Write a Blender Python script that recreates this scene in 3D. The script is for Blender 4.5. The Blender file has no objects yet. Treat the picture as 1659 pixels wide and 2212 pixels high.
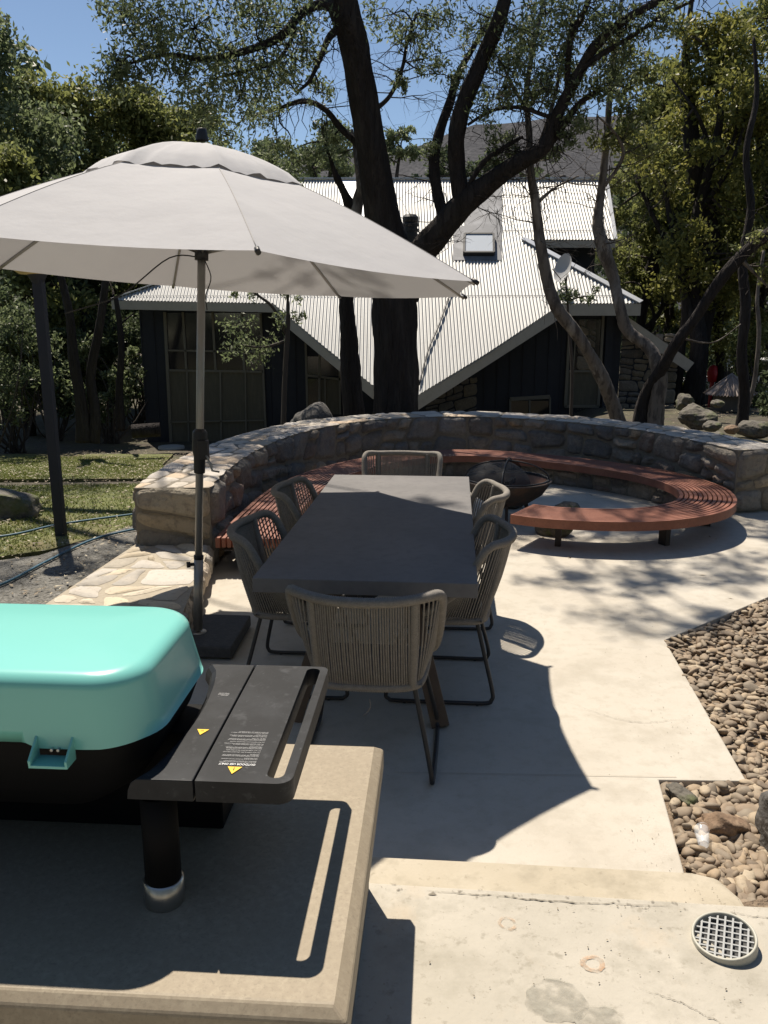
import bpy, bmesh, math, random
import numpy as np
from mathutils import Vector, Matrix
from mathutils.geometry import tessellate_polygon
R = math.radians
random.seed(7); np.random.seed(7)
sc = bpy.context.scene
col = sc.collection

# ------------------------------------------------------------------ camera, world, sun, exposure
CH = 1.9                      # eye height above the patio
FPX, CX, CY, PITCH = 1789.0, 829.5, 1106.0, R(12.94)
cam_d = bpy.data.cameras.new('camera'); cam = bpy.data.objects.new('camera', cam_d); col.objects.link(cam)
cam.location = (0, 0, CH); cam.rotation_euler = (R(90) - PITCH, 0, 0)
cam_d.sensor_fit = 'VERTICAL'; cam_d.sensor_height = 36; cam_d.lens = FPX / 2212 * 36
cam_d.clip_end = 5000; cam_d.clip_start = 0.05
sc.camera = cam
SUNV = Vector((-0.21, 0.486, 1.0)).normalized()
w = bpy.data.worlds.new('World'); sc.world = w; w.use_nodes = True
nt = w.node_tree; bg = nt.nodes['Background']
sky = nt.nodes.new('ShaderNodeTexSky'); sky.sky_type = 'NISHITA'; sky.sun_disc = False
sky.sun_elevation = math.asin(SUNV.z); sky.sun_rotation = math.atan2(SUNV.x, SUNV.y)
sky.altitude = 1700; sky.air_density = 1.0; sky.dust_density = 0.1; sky.ozone_density = 4.0
nt.links.new(sky.outputs[0], bg.inputs[0]); bg.inputs[1].default_value = 0.09
sl = bpy.data.lights.new('sun', 'SUN'); sl.energy = 5.0; sl.angle = R(0.55); sl.color = (1.0, 0.985, 0.965)
so = bpy.data.objects.new('sun', sl); col.objects.link(so); so.rotation_euler = SUNV.to_track_quat('Z', 'Y').to_euler()
sc.view_settings.view_transform = 'Standard'; sc.view_settings.look = 'None'
sc.view_settings.gamma = 1; sc.view_settings.exposure = 0.45
try:
    sc.view_settings.use_white_balance = True; sc.view_settings.white_balance_temperature = 7600; sc.view_settings.white_balance_tint = 10
except Exception: pass
sc.cycles.max_bounces = 6; sc.cycles.transparent_max_bounces = 12

# ------------------------------------------------------------------ survey helpers (sight lines measured from the photograph)
_c, _s = math.cos(PITCH), math.sin(PITCH)
def ray(x, y):
    u = (x - CX) / FPX; v = (y - CY) / FPX
    return Vector((u, _c - v * _s, -_s - v * _c))
def at(x, y, z):
    d = ray(x, y); return Vector((0, 0, CH)) + d * ((z - CH) / d.z)
def atY(x, y, Y):
    d = ray(x, y); return Vector((0, 0, CH)) + d * (Y / d.y)

# ------------------------------------------------------------------ mesh helpers
class MB:
    def __init__(s): s.v = []; s.f = []; s.c = []; s.sm = []
    def add(s, vs, fs, c=(1, 1, 1), smooth=False):
        o = len(s.v); s.v += [tuple(p) for p in vs]
        for q in fs: s.f.append(tuple(i + o for i in q)); s.c.append(c); s.sm.append(smooth)
    def box(s, c, d, rz=0, c4=(1, 1, 1), rot=None):
        hx, hy, hz = d[0] / 2, d[1] / 2, d[2] / 2
        M = rot if rot is not None else Matrix.Rotation(rz, 3, 'Z')
        vs = [Vector(c) + M @ Vector((x, y, z)) for z in (-hz, hz) for x, y in ((-hx, -hy), (hx, -hy), (hx, hy), (-hx, hy))]
        s.add(vs, [(3, 2, 1, 0), (4, 5, 6, 7), (0, 1, 5, 4), (1, 2, 6, 5), (2, 3, 7, 6), (3, 0, 4, 7)], c4)
    def beam(s, a, b, w_, h_, up=(0, 0, 1)):
        a = Vector(a); b = Vector(b); d = b - a; L = d.length; d.normalize()
        x = d.cross(Vector(up)).normalized(); z = x.cross(d)
        M = Matrix((x, d, z)).transposed()
        s.box((a + b) / 2, (w_, L, h_), rot=M)
    def tube(s, pts, rad, n=8, cap=True, smooth=True, c=(1, 1, 1), closed=False, flat=None, jit=0.0, ridge=0.0):
        pts = [Vector(p) for p in pts]; N = len(pts)
        if not hasattr(rad, '__len__'): rad = [rad] * N
        o = len(s.v); prev = None; rp_ = [random.uniform(0, 6.28) for _ in range(4)]
        for i, p in enumerate(pts):
            if closed: t = pts[(i + 1) % N] - pts[i - 1]
            else: t = pts[min(i + 1, N - 1)] - pts[max(i - 1, 0)]
            if t.length < 1e-9: t = Vector((0, 0, 1))
            t.normalize()
            if prev is None:
                a = Vector((0, 0, 1)) if abs(t.z) < .9 else Vector((1, 0, 0))
                x = t.cross(a).normalized()
            else:
                x = (prev - t * prev.dot(t)).normalized()
            prev = x; y = t.cross(x)
            for k in range(n):
                an = 2 * math.pi * k / n; r = rad[i] * (1 + (random.uniform(-jit, jit) if jit else 0) + (ridge * (math.sin(5 * an + rp_[0] + .25 * i) + .8 * math.sin(9 * an + rp_[1] - .33 * i) + .6 * math.sin(2 * an + rp_[2] + .5 * i)) if ridge else 0))
                q = p + x * (math.cos(an) * r) + y * (math.sin(an) * r * (flat or 1))
                s.v.append(tuple(q))
        m = N if closed else N - 1
        for i in range(m):
            j = (i + 1) % N
            for k in range(n):
                l = (k + 1) % n
                s.f.append((o + i * n + k, o + i * n + l, o + j * n + l, o + j * n + k)); s.c.append(c); s.sm.append(smooth)
        if cap and not closed:
            s.f.append(tuple(o + k for k in reversed(range(n)))); s.c.append(c); s.sm.append(False)
            s.f.append(tuple(o + (N - 1) * n + k for k in range(n))); s.c.append(c); s.sm.append(False)
    def lathe(s, prof, ctr=(0, 0, 0), n=24, smooth=True, c=(1, 1, 1)):
        o = len(s.v); cx, cy, cz = ctr
        for r, z in prof:
            for k in range(n):
                a = 2 * math.pi * k / n; s.v.append((cx + r * math.cos(a), cy + r * math.sin(a), cz + z))
        for i in range(len(prof) - 1):
            for k in range(n):
                l = (k + 1) % n
                s.f.append((o + i * n + k, o + i * n + l, o + (i + 1) * n + l, o + (i + 1) * n + k)); s.c.append(c); s.sm.append(smooth)
    def prism(s, poly, z0, z1, c=(1, 1, 1)):
        n = len(poly); o = len(s.v)
        for z in (z0, z1):
            for p in poly: s.v.append((p[0], p[1], z))
        tris = tessellate_polygon([[Vector((p[0], p[1], 0)) for p in poly]])
        area = sum(poly[i][0] * poly[(i + 1) % n][1] - poly[(i + 1) % n][0] * poly[i][1] for i in range(n))
        for t in tris:
            a, b, d = [Vector((poly[i][0], poly[i][1], 0)) for i in t]
            if (b - a).cross(d - a).z < 0: t = t[::-1]
            s.f.append(tuple(o + n + i for i in t)); s.c.append(c); s.sm.append(False)
            s.f.append(tuple(o + i for i in t[::-1])); s.c.append(c); s.sm.append(False)
        for i in range(n):
            j = (i + 1) % n; q = (o + i, o + j, o + n + j, o + n + i)
            s.f.append(q if area > 0 else q[::-1]); s.c.append(c); s.sm.append(False)
    def build(s, name, mat, parent=None, colors=False, bevel=0, smooth_angle=None):
        me = bpy.data.meshes.new(name)
        org = parent.matrix_world.translation if parent is not None else Vector((0, 0, 0))
        if parent is not None: org = wloc(parent)
        V = np.array(s.v, dtype=np.float64).reshape(-1, 3) - np.array(org)
        me.from_pydata(V.tolist(), [], s.f)
        me.polygons.foreach_set('use_smooth', s.sm)
        if colors:
            at_ = me.color_attributes.new('col', 'FLOAT_COLOR', 'CORNER')
            tot = np.array([len(f) for f in s.f]); cc = np.repeat(np.array([(*c, 1.0) for c in s.c]), tot, axis=0)
            at_.data.foreach_set('color', cc.ravel())
        me.materials.append(mat); me.update()
        ob = bpy.data.objects.new(name, me); col.objects.link(ob)
        if parent is not None: ob.parent = parent
        if bevel:
            b = ob.modifiers.new('bevel', 'BEVEL'); b.width = bevel; b.segments = 2; b.limit_method = 'ANGLE'; b.angle_limit = R(40)
        return ob
def wloc(o):
    p = Vector(o.location)
    while o.parent is not None: o = o.parent; p = p + Vector(o.location)
    return p
def tag(o, label=None, cat=None, group=None, kind=None):
    if label: o['label'] = label
    if cat: o['category'] = cat
    if group: o['group'] = group
    if kind: o['kind'] = kind
    return o
def empty(name, loc, label, cat, group=None):
    o = bpy.data.objects.new(name, None); col.objects.link(o); o.location = loc; o.empty_display_size = .2
    return tag(o, label, cat, group)
def struct(o): o['kind'] = 'structure'; return o
def cr(pts, m=6, closed=False):
    """Catmull-Rom through tuples of any length"""
    P = [np.array(p, float) for p in pts]; out = []; n = len(P)
    for i in range(n - (0 if closed else 1)):
        if closed: a, b, c_, d = P[i - 1], P[i], P[(i + 1) % n], P[(i + 2) % n]
        else: a, b, c_, d = P[max(i - 1, 0)], P[i], P[i + 1], P[min(i + 2, n - 1)]
        for k in range(m):
            t = k / m
            out.append(.5 * ((2 * b) + (-a + c_) * t + (2 * a - 5 * b + 4 * c_ - d) * t * t + (-a + 3 * b - 3 * c_ + d) * t ** 3))
    if not closed: out.append(P[-1])
    return out
def resample(pts, n):
    P = np.array(pts, float); d = np.r_[0, np.cumsum(np.linalg.norm(np.diff(P, axis=0), axis=1))]
    t = np.linspace(0, d[-1], n)
    return np.stack([np.interp(t, d, P[:, k]) for k in range(P.shape[1])], 1), d[-1]

# ------------------------------------------------------------------ materials
def mat(name, base=(.5, .5, .5), rough=.7, metal=0, spec=.5, n1=None, n2=None, bump=None, vcol=False, trans=0, clear=0, island=None, stretch=None, coord='Object'):
    """n1/n2 = (scale, colour, amount, lo, hi[, detail]) blotches mixed over the base; bump=[(scale, strength, dist)]"""
    m = bpy.data.materials.new(name); m.use_nodes = True; t = m.node_tree; N = t.nodes; L = t.links
    p = N['Principled BSDF']; out = N['Material Output']
    p.inputs['Roughness'].default_value = rough; p.inputs['Metallic'].default_value = metal
    p.inputs['Specular IOR Level'].default_value = spec
    if clear: p.inputs['Coat Weight'].default_value = clear; p.inputs['Coat Roughness'].default_value = .06
    tc = N.new('ShaderNodeTexCoord'); mp = N.new('ShaderNodeMapping'); L.new(tc.outputs[coord], mp.inputs[0])
    if stretch: mp.inputs['Scale'].default_value = stretch
    if island:
        g = N.new('ShaderNodeNewGeometry'); rp = N.new('ShaderNodeValToRGB'); L.new(g.outputs['Random Per Island'], rp.inputs[0])
        el = rp.color_ramp.elements
        while len(el) < len(island): el.new(.5)
        for e, (po, c) in zip(el, island): e.position = po; e.color = (*c, 1)
        cur = rp.outputs[0]
    elif vcol:
        a = N.new('ShaderNodeVertexColor'); a.layer_name = 'col'; cur = a.outputs[0]
    else:
        r = N.new('ShaderNodeRGB'); r.outputs[0].default_value = (*base, 1); cur = r.outputs[0]
    for n in (n1 or []) if isinstance(n1, list) else ([n1] if n1 else []):
        nz = N.new('ShaderNodeTexNoise'); nz.inputs['Scale'].default_value = n[0]; nz.inputs['Detail'].default_value = n[5] if len(n) > 5 else 6
        nz.inputs['Roughness'].default_value = .62
        L.new(mp.outputs[0], nz.inputs[0])
        rg = N.new('ShaderNodeMapRange'); rg.inputs[1].default_value = n[3]; rg.inputs[2].default_value = n[4]; rg.inputs[3].default_value = 0; rg.inputs[4].default_value = n[2]
        L.new(nz.outputs[0], rg.inputs[0])
        mx = N.new('ShaderNodeMix'); mx.data_type = 'RGBA'; L.new(rg.outputs[0], mx.inputs[0]); L.new(cur, mx.inputs[6])
        mx.inputs[7].default_value = (*n[1], 1)
        cur = mx.outputs[2]
    L.new(cur, p.inputs['Base Color'])
    if bump:
        prev = None
        for (sc_, st, di) in bump:
            nz = N.new('ShaderNodeTexNoise'); nz.inputs['Scale'].default_value = sc_; nz.inputs['Detail'].default_value = 5; L.new(mp.outputs[0], nz.inputs[0])
            b = N.new('ShaderNodeBump'); b.inputs['Strength'].default_value = st; b.inputs['Distance'].default_value = di
            L.new(nz.outputs[0], b.inputs['Height'])
            if prev is not None: L.new(prev, b.inputs['Normal'])
            prev = b.outputs[0]
        L.new(prev, p.inputs['Normal'])
    if trans:
        tr = N.new('ShaderNodeBsdfTranslucent'); L.new(cur, tr.inputs[0]); ms = N.new('ShaderNodeMixShader'); ms.inputs[0].default_value = trans
        L.new(p.outputs[0], ms.inputs[1]); L.new(tr.outputs[0], ms.inputs[2]); L.new(ms.outputs[0], out.inputs[0])
    return m

M_conc = mat('patio_concrete', (.45, .41, .35), .82, n1=[(1.1, (.49, .455, .395), .8, .42, .62), (3, (.36, .325, .27), .8, .50, .70), (14, (.39, .35, .29), .6, .5, .68), (38, (.29, .26, .21), .6, .63, .73), (140, (.34, .31, .26), .5, .58, .75)], bump=[(90, .25, .004), (14, .15, .01)], spec=.3)
M_terr = mat('terrace_concrete', (.39, .36, .305), .85, n1=[(2.3, (.45, .415, .355), .8, .45, .62), (7, (.31, .285, .235), .8, .5, .68), (30, (.26, .235, .19), .7, .58, .70), (90, (.20, .175, .14), .7, .63, .72), (3.3, (.47, .38, .28), .5, .58, .72)], bump=[(70, .3, .004)], spec=.3)
M_slab = mat('bench_concrete', (.285, .235, .17), .62, n1=[(60, (.35, .295, .215), .8, .45, .65), (150, (.18, .145, .105), .7, .52, .72), (4, (.245, .20, .14), .7, .4, .7)], bump=[(160, .12, .002)], spec=.4)
M_teal = mat('teal_enamel', (.175, .53, .48), .28, n1=[(30, (.19, .57, .52), .3, .6, .8)], spec=.4, clear=.15)
M_black = mat('black_plastic', (.012, .013, .015), .5, n1=[(9, (.032, .034, .038), .7, .42, .7), (70, (.10, .105, .11), .6, .63, .72), (24, (.06, .062, .066), .6, .58, .70)], bump=[(400, .12, .001)], spec=.22)
M_cast = mat('black_casting', (.005, .005, .0055), .7, spec=.15)
M_steel = mat('brushed_steel', (.55, .52, .48), .32, metal=1, bump=[(200, .05, .001)])
M_fabric = mat('canopy_fabric', (.52, .515, .525), .9, n1=[(300, (.49, .48, .485), .5, .4, .6), (2, (.56, .555, .56), .6, .4, .7)], bump=[(500, .1, .001), (3, .35, .03), (9, .2, .01)], trans=.12, spec=.1)
M_alu = mat('anodised_pole', (.34, .33, .31), .42, metal=.7, n1=[(8, (.28, .27, .26), .5, .4, .7)])
M_dark = mat('dark_moulding', (.012, .012, .014), .5)
M_paver = mat('dark_paver', (.055, .056, .058), .85, n1=[(30, (.09, .09, .09), .7, .45, .7)], bump=[(60, .5, .01)])
M_top = mat('charcoal_concrete', (.165, .160, .160), .8, n1=[(2.2, (.20, .193, .19), .8, .4, .65), (16, (.135, .13, .13), .6, .48, .72), (90, (.22, .21, .205), .4, .58, .78)], bump=[(80, .06, .002)], spec=.12)
M_topE = M_top
M_wood = mat('table_timber', (.12, .085, .058), .7, n1=[(14, (.075, .052, .036), .8, .4, .65)], stretch=(1, 1, .15))
M_rope = mat('woven_rope', (.265, .245, .22), .92, n1=[(350, (.16, .147, .132), .8, .42, .62), (40, (.33, .305, .275), .5, .5, .7)], bump=[(600, .5, .003)], spec=.15)
M_frame = mat('chair_steel', (.028, .028, .03), .5, spec=.5)
M_cush = mat('seat_fabric', (.03, .03, .034), .95, n1=[(200, (.05, .05, .055), .6, .4, .6)])
M_bench = mat('oiled_hardwood', (.205, .068, .040), .6, n1=[(5, (.28, .108, .066), .8, .4, .65), (45, (.16, .055, .035), .7, .48, .7)], bump=[(60, .2, .003)])
M_stone = mat('wall_stone', vcol=True, rough=.88, n1=[(9, (.33, .27, .21), .4, .48, .7), (22, (.10, .088, .078), .65, .5, .72), (70, (.42, .38, .32), .4, .56, .72), (4, (.16, .12, .09), .45, .52, .7)], bump=[(22, .8, .03), (90, .6, .008)], spec=.25)
M_capst = mat('cap_stone', vcol=True, rough=.85, n1=[(7, (.50, .44, .37), .5, .45, .65), (30, (.22, .19, .16), .6, .55, .72)], bump=[(18, .5, .012), (80, .4, .004)], spec=.25)
M_capst2 = mat('pale_flagstone', (.40, .39, .36), .9, n1=[(12, (.30, .29, .26), .6, .45, .65)], bump=[(30, .4, .006)])
M_mortar = mat('mortar', (.20, .175, .14), .95, n1=[(30, (.13, .112, .088), .7, .45, .7)], bump=[(60, .6, .01)])
M_roof = mat('corrugated_zinc', (.40, .40, .39), .45, metal=.15, n1=[(1.4, (.36, .36, .345), .8, .42, .66), (.35, (.48, .48, .475), .6, .4, .65), (12, (.30, .28, .25), .5, .56, .72)], spec=.5)
M_flash = mat('flashing_zinc', (.17, .175, .19), .55, n1=[(1.5, (.23, .235, .25), .8, .4, .65), (.8, (.36, .37, .39), .7, .52, .62)])
M_flashb = mat('bright_flashing', (.60, .62, .66), .4, metal=.3, n1=[(2, (.45, .47, .5), .6, .4, .65)])
M_fascia = mat('fascia_paint', (.42, .385, .33), .7, n1=[(6, (.34, .31, .265), .6, .45, .7)])
M_navy = mat('navy_cladding', (.018, .021, .030), .75, n1=[(3, (.026, .029, .037), .6, .4, .7)], bump=[(30, .2, .01)])
M_wframe = mat('window_frame_paint', (.16, .145, .115), .7)
M_glass = mat('dark_glass', (.012, .014, .017), .08, spec=.6)
M_curtain = mat('faded_curtain', (.105, .095, .07), .9, n1=[(5, (.14, .125, .09), .7, .45, .68)], stretch=(4, 4, .6))
M_bark1 = mat('dark_bark', (.038, .033, .032), .95, n1=[(5, (.075, .067, .064), .7, .48, .7), (18, (.028, .024, .023), .8, .45, .65)], bump=[(14, 1.0, .10), (45, .9, .03)], stretch=(1, 1, .16), spec=.15)
M_bark2 = mat('pale_bark', (.17, .145, .125), .85, n1=[(5, (.30, .275, .25), .8, .5, .64), (11, (.07, .057, .05), .85, .47, .6)], bump=[(10, .7, .03)], stretch=(1, 1, .3), spec=.2)
M_twig = mat('twig_bark', (.065, .052, .045), .9)
def leafmat(name, a, b, c, tr=.38): return mat(name, rough=.5, island=[(0, a), (.45, b), (.8, b), (1, c)], trans=tr, spec=.35)
M_leafA = leafmat('gum_leaf', (.08, .10, .05), (.17, .21, .10), (.33, .37, .24), .55)
M_leafB = leafmat('olive_leaf', (.08, .095, .03), (.20, .22, .075), (.36, .37, .15), .55)
M_leafC = leafmat('dark_leaf', (.035, .05, .025), (.09, .12, .06), (.20, .24, .13), .5)
M_leafD = leafmat('yellow_leaf', (.075, .085, .025), (.20, .205, .055), (.40, .37, .12), .5)
M_grass = leafmat('lawn_blade', (.085, .11, .025), (.17, .20, .05), (.33, .32, .13), .3)
M_lawn = mat('lawn_ground', (.13, .145, .045), .95, n1=[(.9, (.19, .155, .085), .85, .5, .62), (6, (.05, .06, .022), .7, .45, .65), (40, (.16, .15, .07), .5, .58, .7)], bump=[(60, .8, .03)])
M_soil = mat('forest_floor', (.06, .048, .036), .95, n1=[(1.2, (.09, .08, .045), .8, .45, .62), (14, (.16, .135, .10), .7, .56, .68), (5, (.045, .06, .022), .6, .5, .65)], bump=[(20, .8, .05)])
M_mulch = mat('path_gravel', (.15, .145, .13), .95, n1=[(25, (.28, .27, .25), .8, .5, .68), (60, (.05, .047, .042), .8, .5, .62)], bump=[(45, 1, .03)])
M_dirt = mat('bed_soil', (.20, .145, .10), .95, n1=[(20, (.30, .23, .16), .8, .5, .7), (70, (.11, .08, .055), .8, .52, .66)], bump=[(50, 1, .03)])
M_pebble = mat('river_pebble', rough=.75, island=[(0, (.16, .12, .085)), (.3, (.27, .20, .138)), (.55, (.215, .175, .132)), (.8, (.33, .24, .155)), (1, (.40, .33, .24))], n1=[(60, (.18, .14, .10), .6, .5, .7), (15, (.36, .30, .22), .4, .5, .68)], bump=[(40, .3, .006)])
M_rock = mat('granite_boulder', (.12, .108, .09), .92, n1=[(3, (.21, .19, .155), .7, .48, .66), (16, (.05, .045, .04), .8, .48, .63), (5, (.085, .10, .035), .75, .5, .62)], bump=[(6, .9, .08), (40, .6, .01)])
M_rockd = mat('dark_boulder', (.10, .095, .09), .92, n1=[(5, (.19, .175, .16), .7, .5, .66), (30, (.04, .038, .036), .7, .5, .62)], bump=[(9, .9, .05), (60, .6, .008)])
M_rockb = mat('brown_rock', (.22, .145, .095), .92, n1=[(9, (.33, .24, .165), .8, .48, .66), (30, (.11, .075, .05), .7, .5, .65)], bump=[(14, .9, .03)])
M_pvc = mat('grey_white_pvc', (.42, .41, .35), .5, n1=[(20, (.33, .31, .26), .5, .5, .7)])
M_grate = mat('grey_grate', (.27, .28, .28), .5)
M_hose = mat('blue_hose', (.045, .13, .19), .5)
M_iron = mat('rusty_iron', (.035, .028, .025), .7, n1=[(8, (.10, .055, .035), .7, .5, .68)])
M_copper = mat('copper_liner', (.40, .20, .12), .5, metal=.5, n1=[(9, (.2, .1, .07), .7, .45, .65)])
M_white = mat('white_print', (.75, .75, .75), .6)
M_print = mat('grey_print', (.42, .42, .42), .7)
M_yellow = mat('warning_yellow', (.85, .50, .03), .5)
M_orange = mat('rust_stain', (.50, .31, .19), .9, n1=[(60, (.47, .42, .345), .8, .4, .6)])
M_stain = mat('damp_stain', (.335, .315, .265), .9)
def ragged(m, scale, lo, hi):
    t = m.node_tree; nz = t.nodes.new('ShaderNodeTexNoise'); nz.inputs['Scale'].default_value = scale; nz.inputs['Detail'].default_value = 8
    tc = t.nodes.new('ShaderNodeTexCoord'); t.links.new(tc.outputs['Object'], nz.inputs[0]); rg = t.nodes.new('ShaderNodeMapRange'); rg.inputs[1].default_value = lo; rg.inputs[2].default_value = hi
    t.links.new(nz.outputs[0], rg.inputs[0]); t.links.new(rg.outputs[0], t.nodes['Principled BSDF'].inputs['Alpha'])
M_orangef = mat('faint_rust_stain', (.50, .36, .25), .9); M_crack = mat('edge_wear', (.20, .175, .14), .95)
ragged(M_stain, 22, .36, .70); ragged(M_orange, 34, .30, .66); ragged(M_orangef, 34, .42, .72); ragged(M_crack, 40, .60, .74); M_joint = mat('joint_line', (.36, .325, .265), .95)
M_lamp = mat('lamp_diffuser', (.55, .42, .20), .5)
M_carw = mat('white_car_paint', (.7, .7, .7), .3)
M_red = mat('red_plastic', (.5, .02, .03), .5)
M_hut = mat('hut_cladding', (.10, .095, .085), .9, n1=[(9, (.07, .065, .06), .6, .45, .65)], stretch=(1, 1, .2))
M_hutr = mat('dusty_sheet', (.30, .24, .21), .7, n1=[(6, (.24, .19, .16), .6, .45, .65)])
M_hill = mat('wooded_slope', (.080, .080, .086), 1, n1=[(.03, (.105, .104, .11), .8, .42, .62), (.3, (.05, .052, .056), .8, .46, .58)], spec=0)
M_straw = mat('dry_straw', (.40, .29, .14), .9)
mg = bpy.data.materials.new('mesh_screen'); mg.use_nodes = True
_p = mg.node_tree.nodes['Principled BSDF']; _p.inputs['Base Color'].default_value = (.02, .02, .022, 1); _p.inputs['Roughness'].default_value = .7; _p.inputs['Alpha'].default_value = .72
M_screen = mg
mg = bpy.data.materials.new('clear_plastic'); mg.use_nodes = True
_p = mg.node_tree.nodes['Principled BSDF']; _p.inputs['Base Color'].default_value = (.85, .9, .95, 1); _p.inputs['Roughness'].default_value = .08; _p.inputs['Alpha'].default_value = .3
M_clear = mg

# ------------------------------------------------------------------ terrain
def sstep(a, b, x): t = np.clip((x - a) / (b - a), 0, 1); return t * t * (3 - 2 * t)
def gz(x, y):
    x = np.asarray(x, float); y = np.asarray(y, float)
    z = -0.05 - .85 * sstep(7, 18.5, y)
    right = sstep(3.2, 5.0, x) * (1 - sstep(18, 26, y))
    z = z * (1 - right) + right * (0.10 * sstep(4, 10, y) - .07)
    z = z + 2.0 * sstep(40, 90, y)
    return z
def terrain():
    xs = np.concatenate([np.linspace(-400, -25, 10)[:-1], np.linspace(-25, 25, 120), np.linspace(25, 400, 10)[1:]])
    ys = np.concatenate([np.linspace(-60, -4, 8)[:-1], np.linspace(-4, 30, 120), np.linspace(30, 500, 24)[1:]])
    X, Y = np.meshgrid(xs, ys); Z = gz(X, Y) + .02 * np.sin(X * 2.1 + np.sin(Y * 1.3)) * np.cos(Y * 1.7) * (Y > 6)
    Z = np.where((Y < 4) & (X > -1.6) & (X < 1.2), -.15, Z) - .02
    n, m = X.shape; b = MB()
    b.v = [tuple(p) for p in np.stack([X, Y, Z], -1).reshape(-1, 3)]
    for i in range(n - 1):
        for j in range(m - 1): b.f.append((i * m + j, i * m + j + 1, (i + 1) * m + j + 1, (i + 1) * m + j))
    b.c = [(1, 1, 1)] * len(b.f); b.sm = [True] * len(b.f)
    return struct(b.build('ground', M_soil))
terrain()
def sheet(name, poly, mat_, dz, res=.25):
    """ground-following sheet clipped to a polygon"""
    P = np.array(poly); x0, y0 = P.min(0); x1, y1 = P.max(0)
    bm = bmesh.new(); vs = [bm.verts.new((p[0], p[1], 0)) for p in poly]; bm.faces.new(vs)
    for a, b_, nn in ((x0, x1, 0), (y0, y1, 1)):
        for t in np.arange(a + res, b_, res):
            bmesh.ops.bisect_plane(bm, geom=bm.verts[:] + bm.edges[:] + bm.faces[:], plane_co=(t, 0, 0) if nn == 0 else (0, t, 0), plane_no=(1, 0, 0) if nn == 0 else (0, 1, 0))
    for v in bm.verts: v.co.z = float(gz(v.co.x, v.co.y)) + dz
    bmesh.ops.recalc_face_normals(bm, faces=bm.faces[:])
    if bm.faces[:] and bm.faces[0].normal.z < 0: bmesh.ops.reverse_faces(bm, faces=bm.faces[:])
    be = [e for e in bm.edges if len(e.link_faces) == 1]
    r_ = bmesh.ops.extrude_edge_only(bm, edges=be)
    for v in r_['geom']:
        if isinstance(v, bmesh.types.BMVert): v.co.z -= .15
    me = bpy.data.meshes.new(name); bm.to_mesh(me); bm.free(); me.materials.append(mat_)
    o = bpy.data.objects.new(name, me); col.objects.link(o); return struct(o)
sheet('lawn', [(-2.9, 6.9), (-2.2, 8.1), (-2.6, 10.2), (-3.2, 11.2), (-9, 10.4), (-9, 6.0), (-4.0, 6.2)], M_lawn, .03)
sheet('lawn', [(-3.2, 12.2), (-4.2, 15.5), (-4.5, 17.5), (-12, 17.5), (-12, 11.6)], M_lawn, .03, .5)
sheet('path', [(-3.1, 3.6), (-1.9, 3.6), (-1.95, 6.4), (-2.0, 8.2), (-2.35, 8.0), (-2.9, 6.7), (-4.2, 6.0), (-6.0, 5.2), (-6, 3.6)], M_mulch, .036)

# patio, steps, terrace
patio = [(1.02, 2.42), (1.065, 2.58), (1.17, 3.18), (1.54, 3.17), (1.72, 4.77), (2.72, 5.58), (6.5, 8.5), (6.5, 9.0), (4.3, 8.6), (3.9, 9.9), (2.9, 11.4), (1.3, 12.0), (-.3, 11.5), (-1.4, 10.5), (-1.8, 8.0), (-1.8, 6.2), (-1.6, 4.5), (-1.5, 2.0), (0, 2.0), (1.0, 2.0)]
b = MB(); b.prism(patio, -.16, 0); o = struct(b.build('patio', M_conc, bevel=.006))
b = MB(); b.prism([(-.6, 1.9), (1.06, 1.9), (1.10, 2.0), (1.10, 2.22), (1.065, 2.315), (1.0, 2.342), (.372, 2.394), (-.6, 2.47)], .004, .17); o = struct(b.build('step', mat('step_concrete', (.40, .35, .27), .85, n1=[(2.5, (.45, .40, .32), .8, .42, .62), (9, (.32, .28, .215), .8, .5, .68), (40, (.25, .215, .16), .6, .6, .72)], bump=[(70, .3, .004)], spec=.3), bevel=.012))
b = MB(); b.prism([(-6, -4), (6, -4), (6, 1.62), (2.6, 1.88), (.991, 2.0), (-.033, 2.096), (-.6, 2.14), (-6, 2.6)], -.1, .32); o = struct(b.build('terrace', M_terr, bevel=.01))
# construction joint and stains, lying on the concrete
def blob(name, cx, cy, z, r0, r1, mat_, seed, n=48, ring=False):
    rnd = random.Random(seed); ph = [rnd.uniform(0, 6.28) for _ in range(4)]
    f = lambda a, r, q: r * (1 + q * (.5 * math.sin(2 * a + ph[0]) + .35 * math.sin(3 * a + ph[1]) + .25 * math.sin(7 * a + ph[2]) + .2 * math.sin(13 * a + ph[3])))
    b = MB(); vo = [(cx + f(a, r1, .12) * math.cos(a), cy + f(a, r1, .12) * math.sin(a), z) for a in np.linspace(0, 2 * math.pi, n, endpoint=False)]
    if ring:
        vi = [(cx + f(a, r0, .08) * math.cos(a), cy + f(a, r0, .08) * math.sin(a), z) for a in np.linspace(0, 2 * math.pi, n, endpoint=False)]
        b.add(vo + vi, [(i, (i + 1) % n, n + (i + 1) % n, n + i) for i in range(n)])
    else: b.add(vo, [tuple(range(n))])
    return struct(b.build(name, mat_))
blob('rust_stain', .527, 1.781, .3225, .017, .030, M_orange, 1, ring=True)
blob('rust_stain', .332, 1.925, .3225, .017, .026, M_orangef, 5, ring=True)
blob('damp_stain', .41, 1.665, .3225, 0, .07, M_stain, 3)
blob('damp_stain', .50, 1.60, .3232, 0, .055, M_stain, 8)
b = MB(); 
for i in range(40):
    x = .05 + i * .03; x2 = x + .03; yy = lambda q: 3.235 - .03 * q
    b.add([(x, yy(x), .0045), (x2, yy(x2), .0045), (x2, yy(x2) + .0028, .0045), (x, yy(x) + .0028, .0045)], [(0, 1, 2, 3)])
struct(b.build('patio_joint', M_joint))
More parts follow.
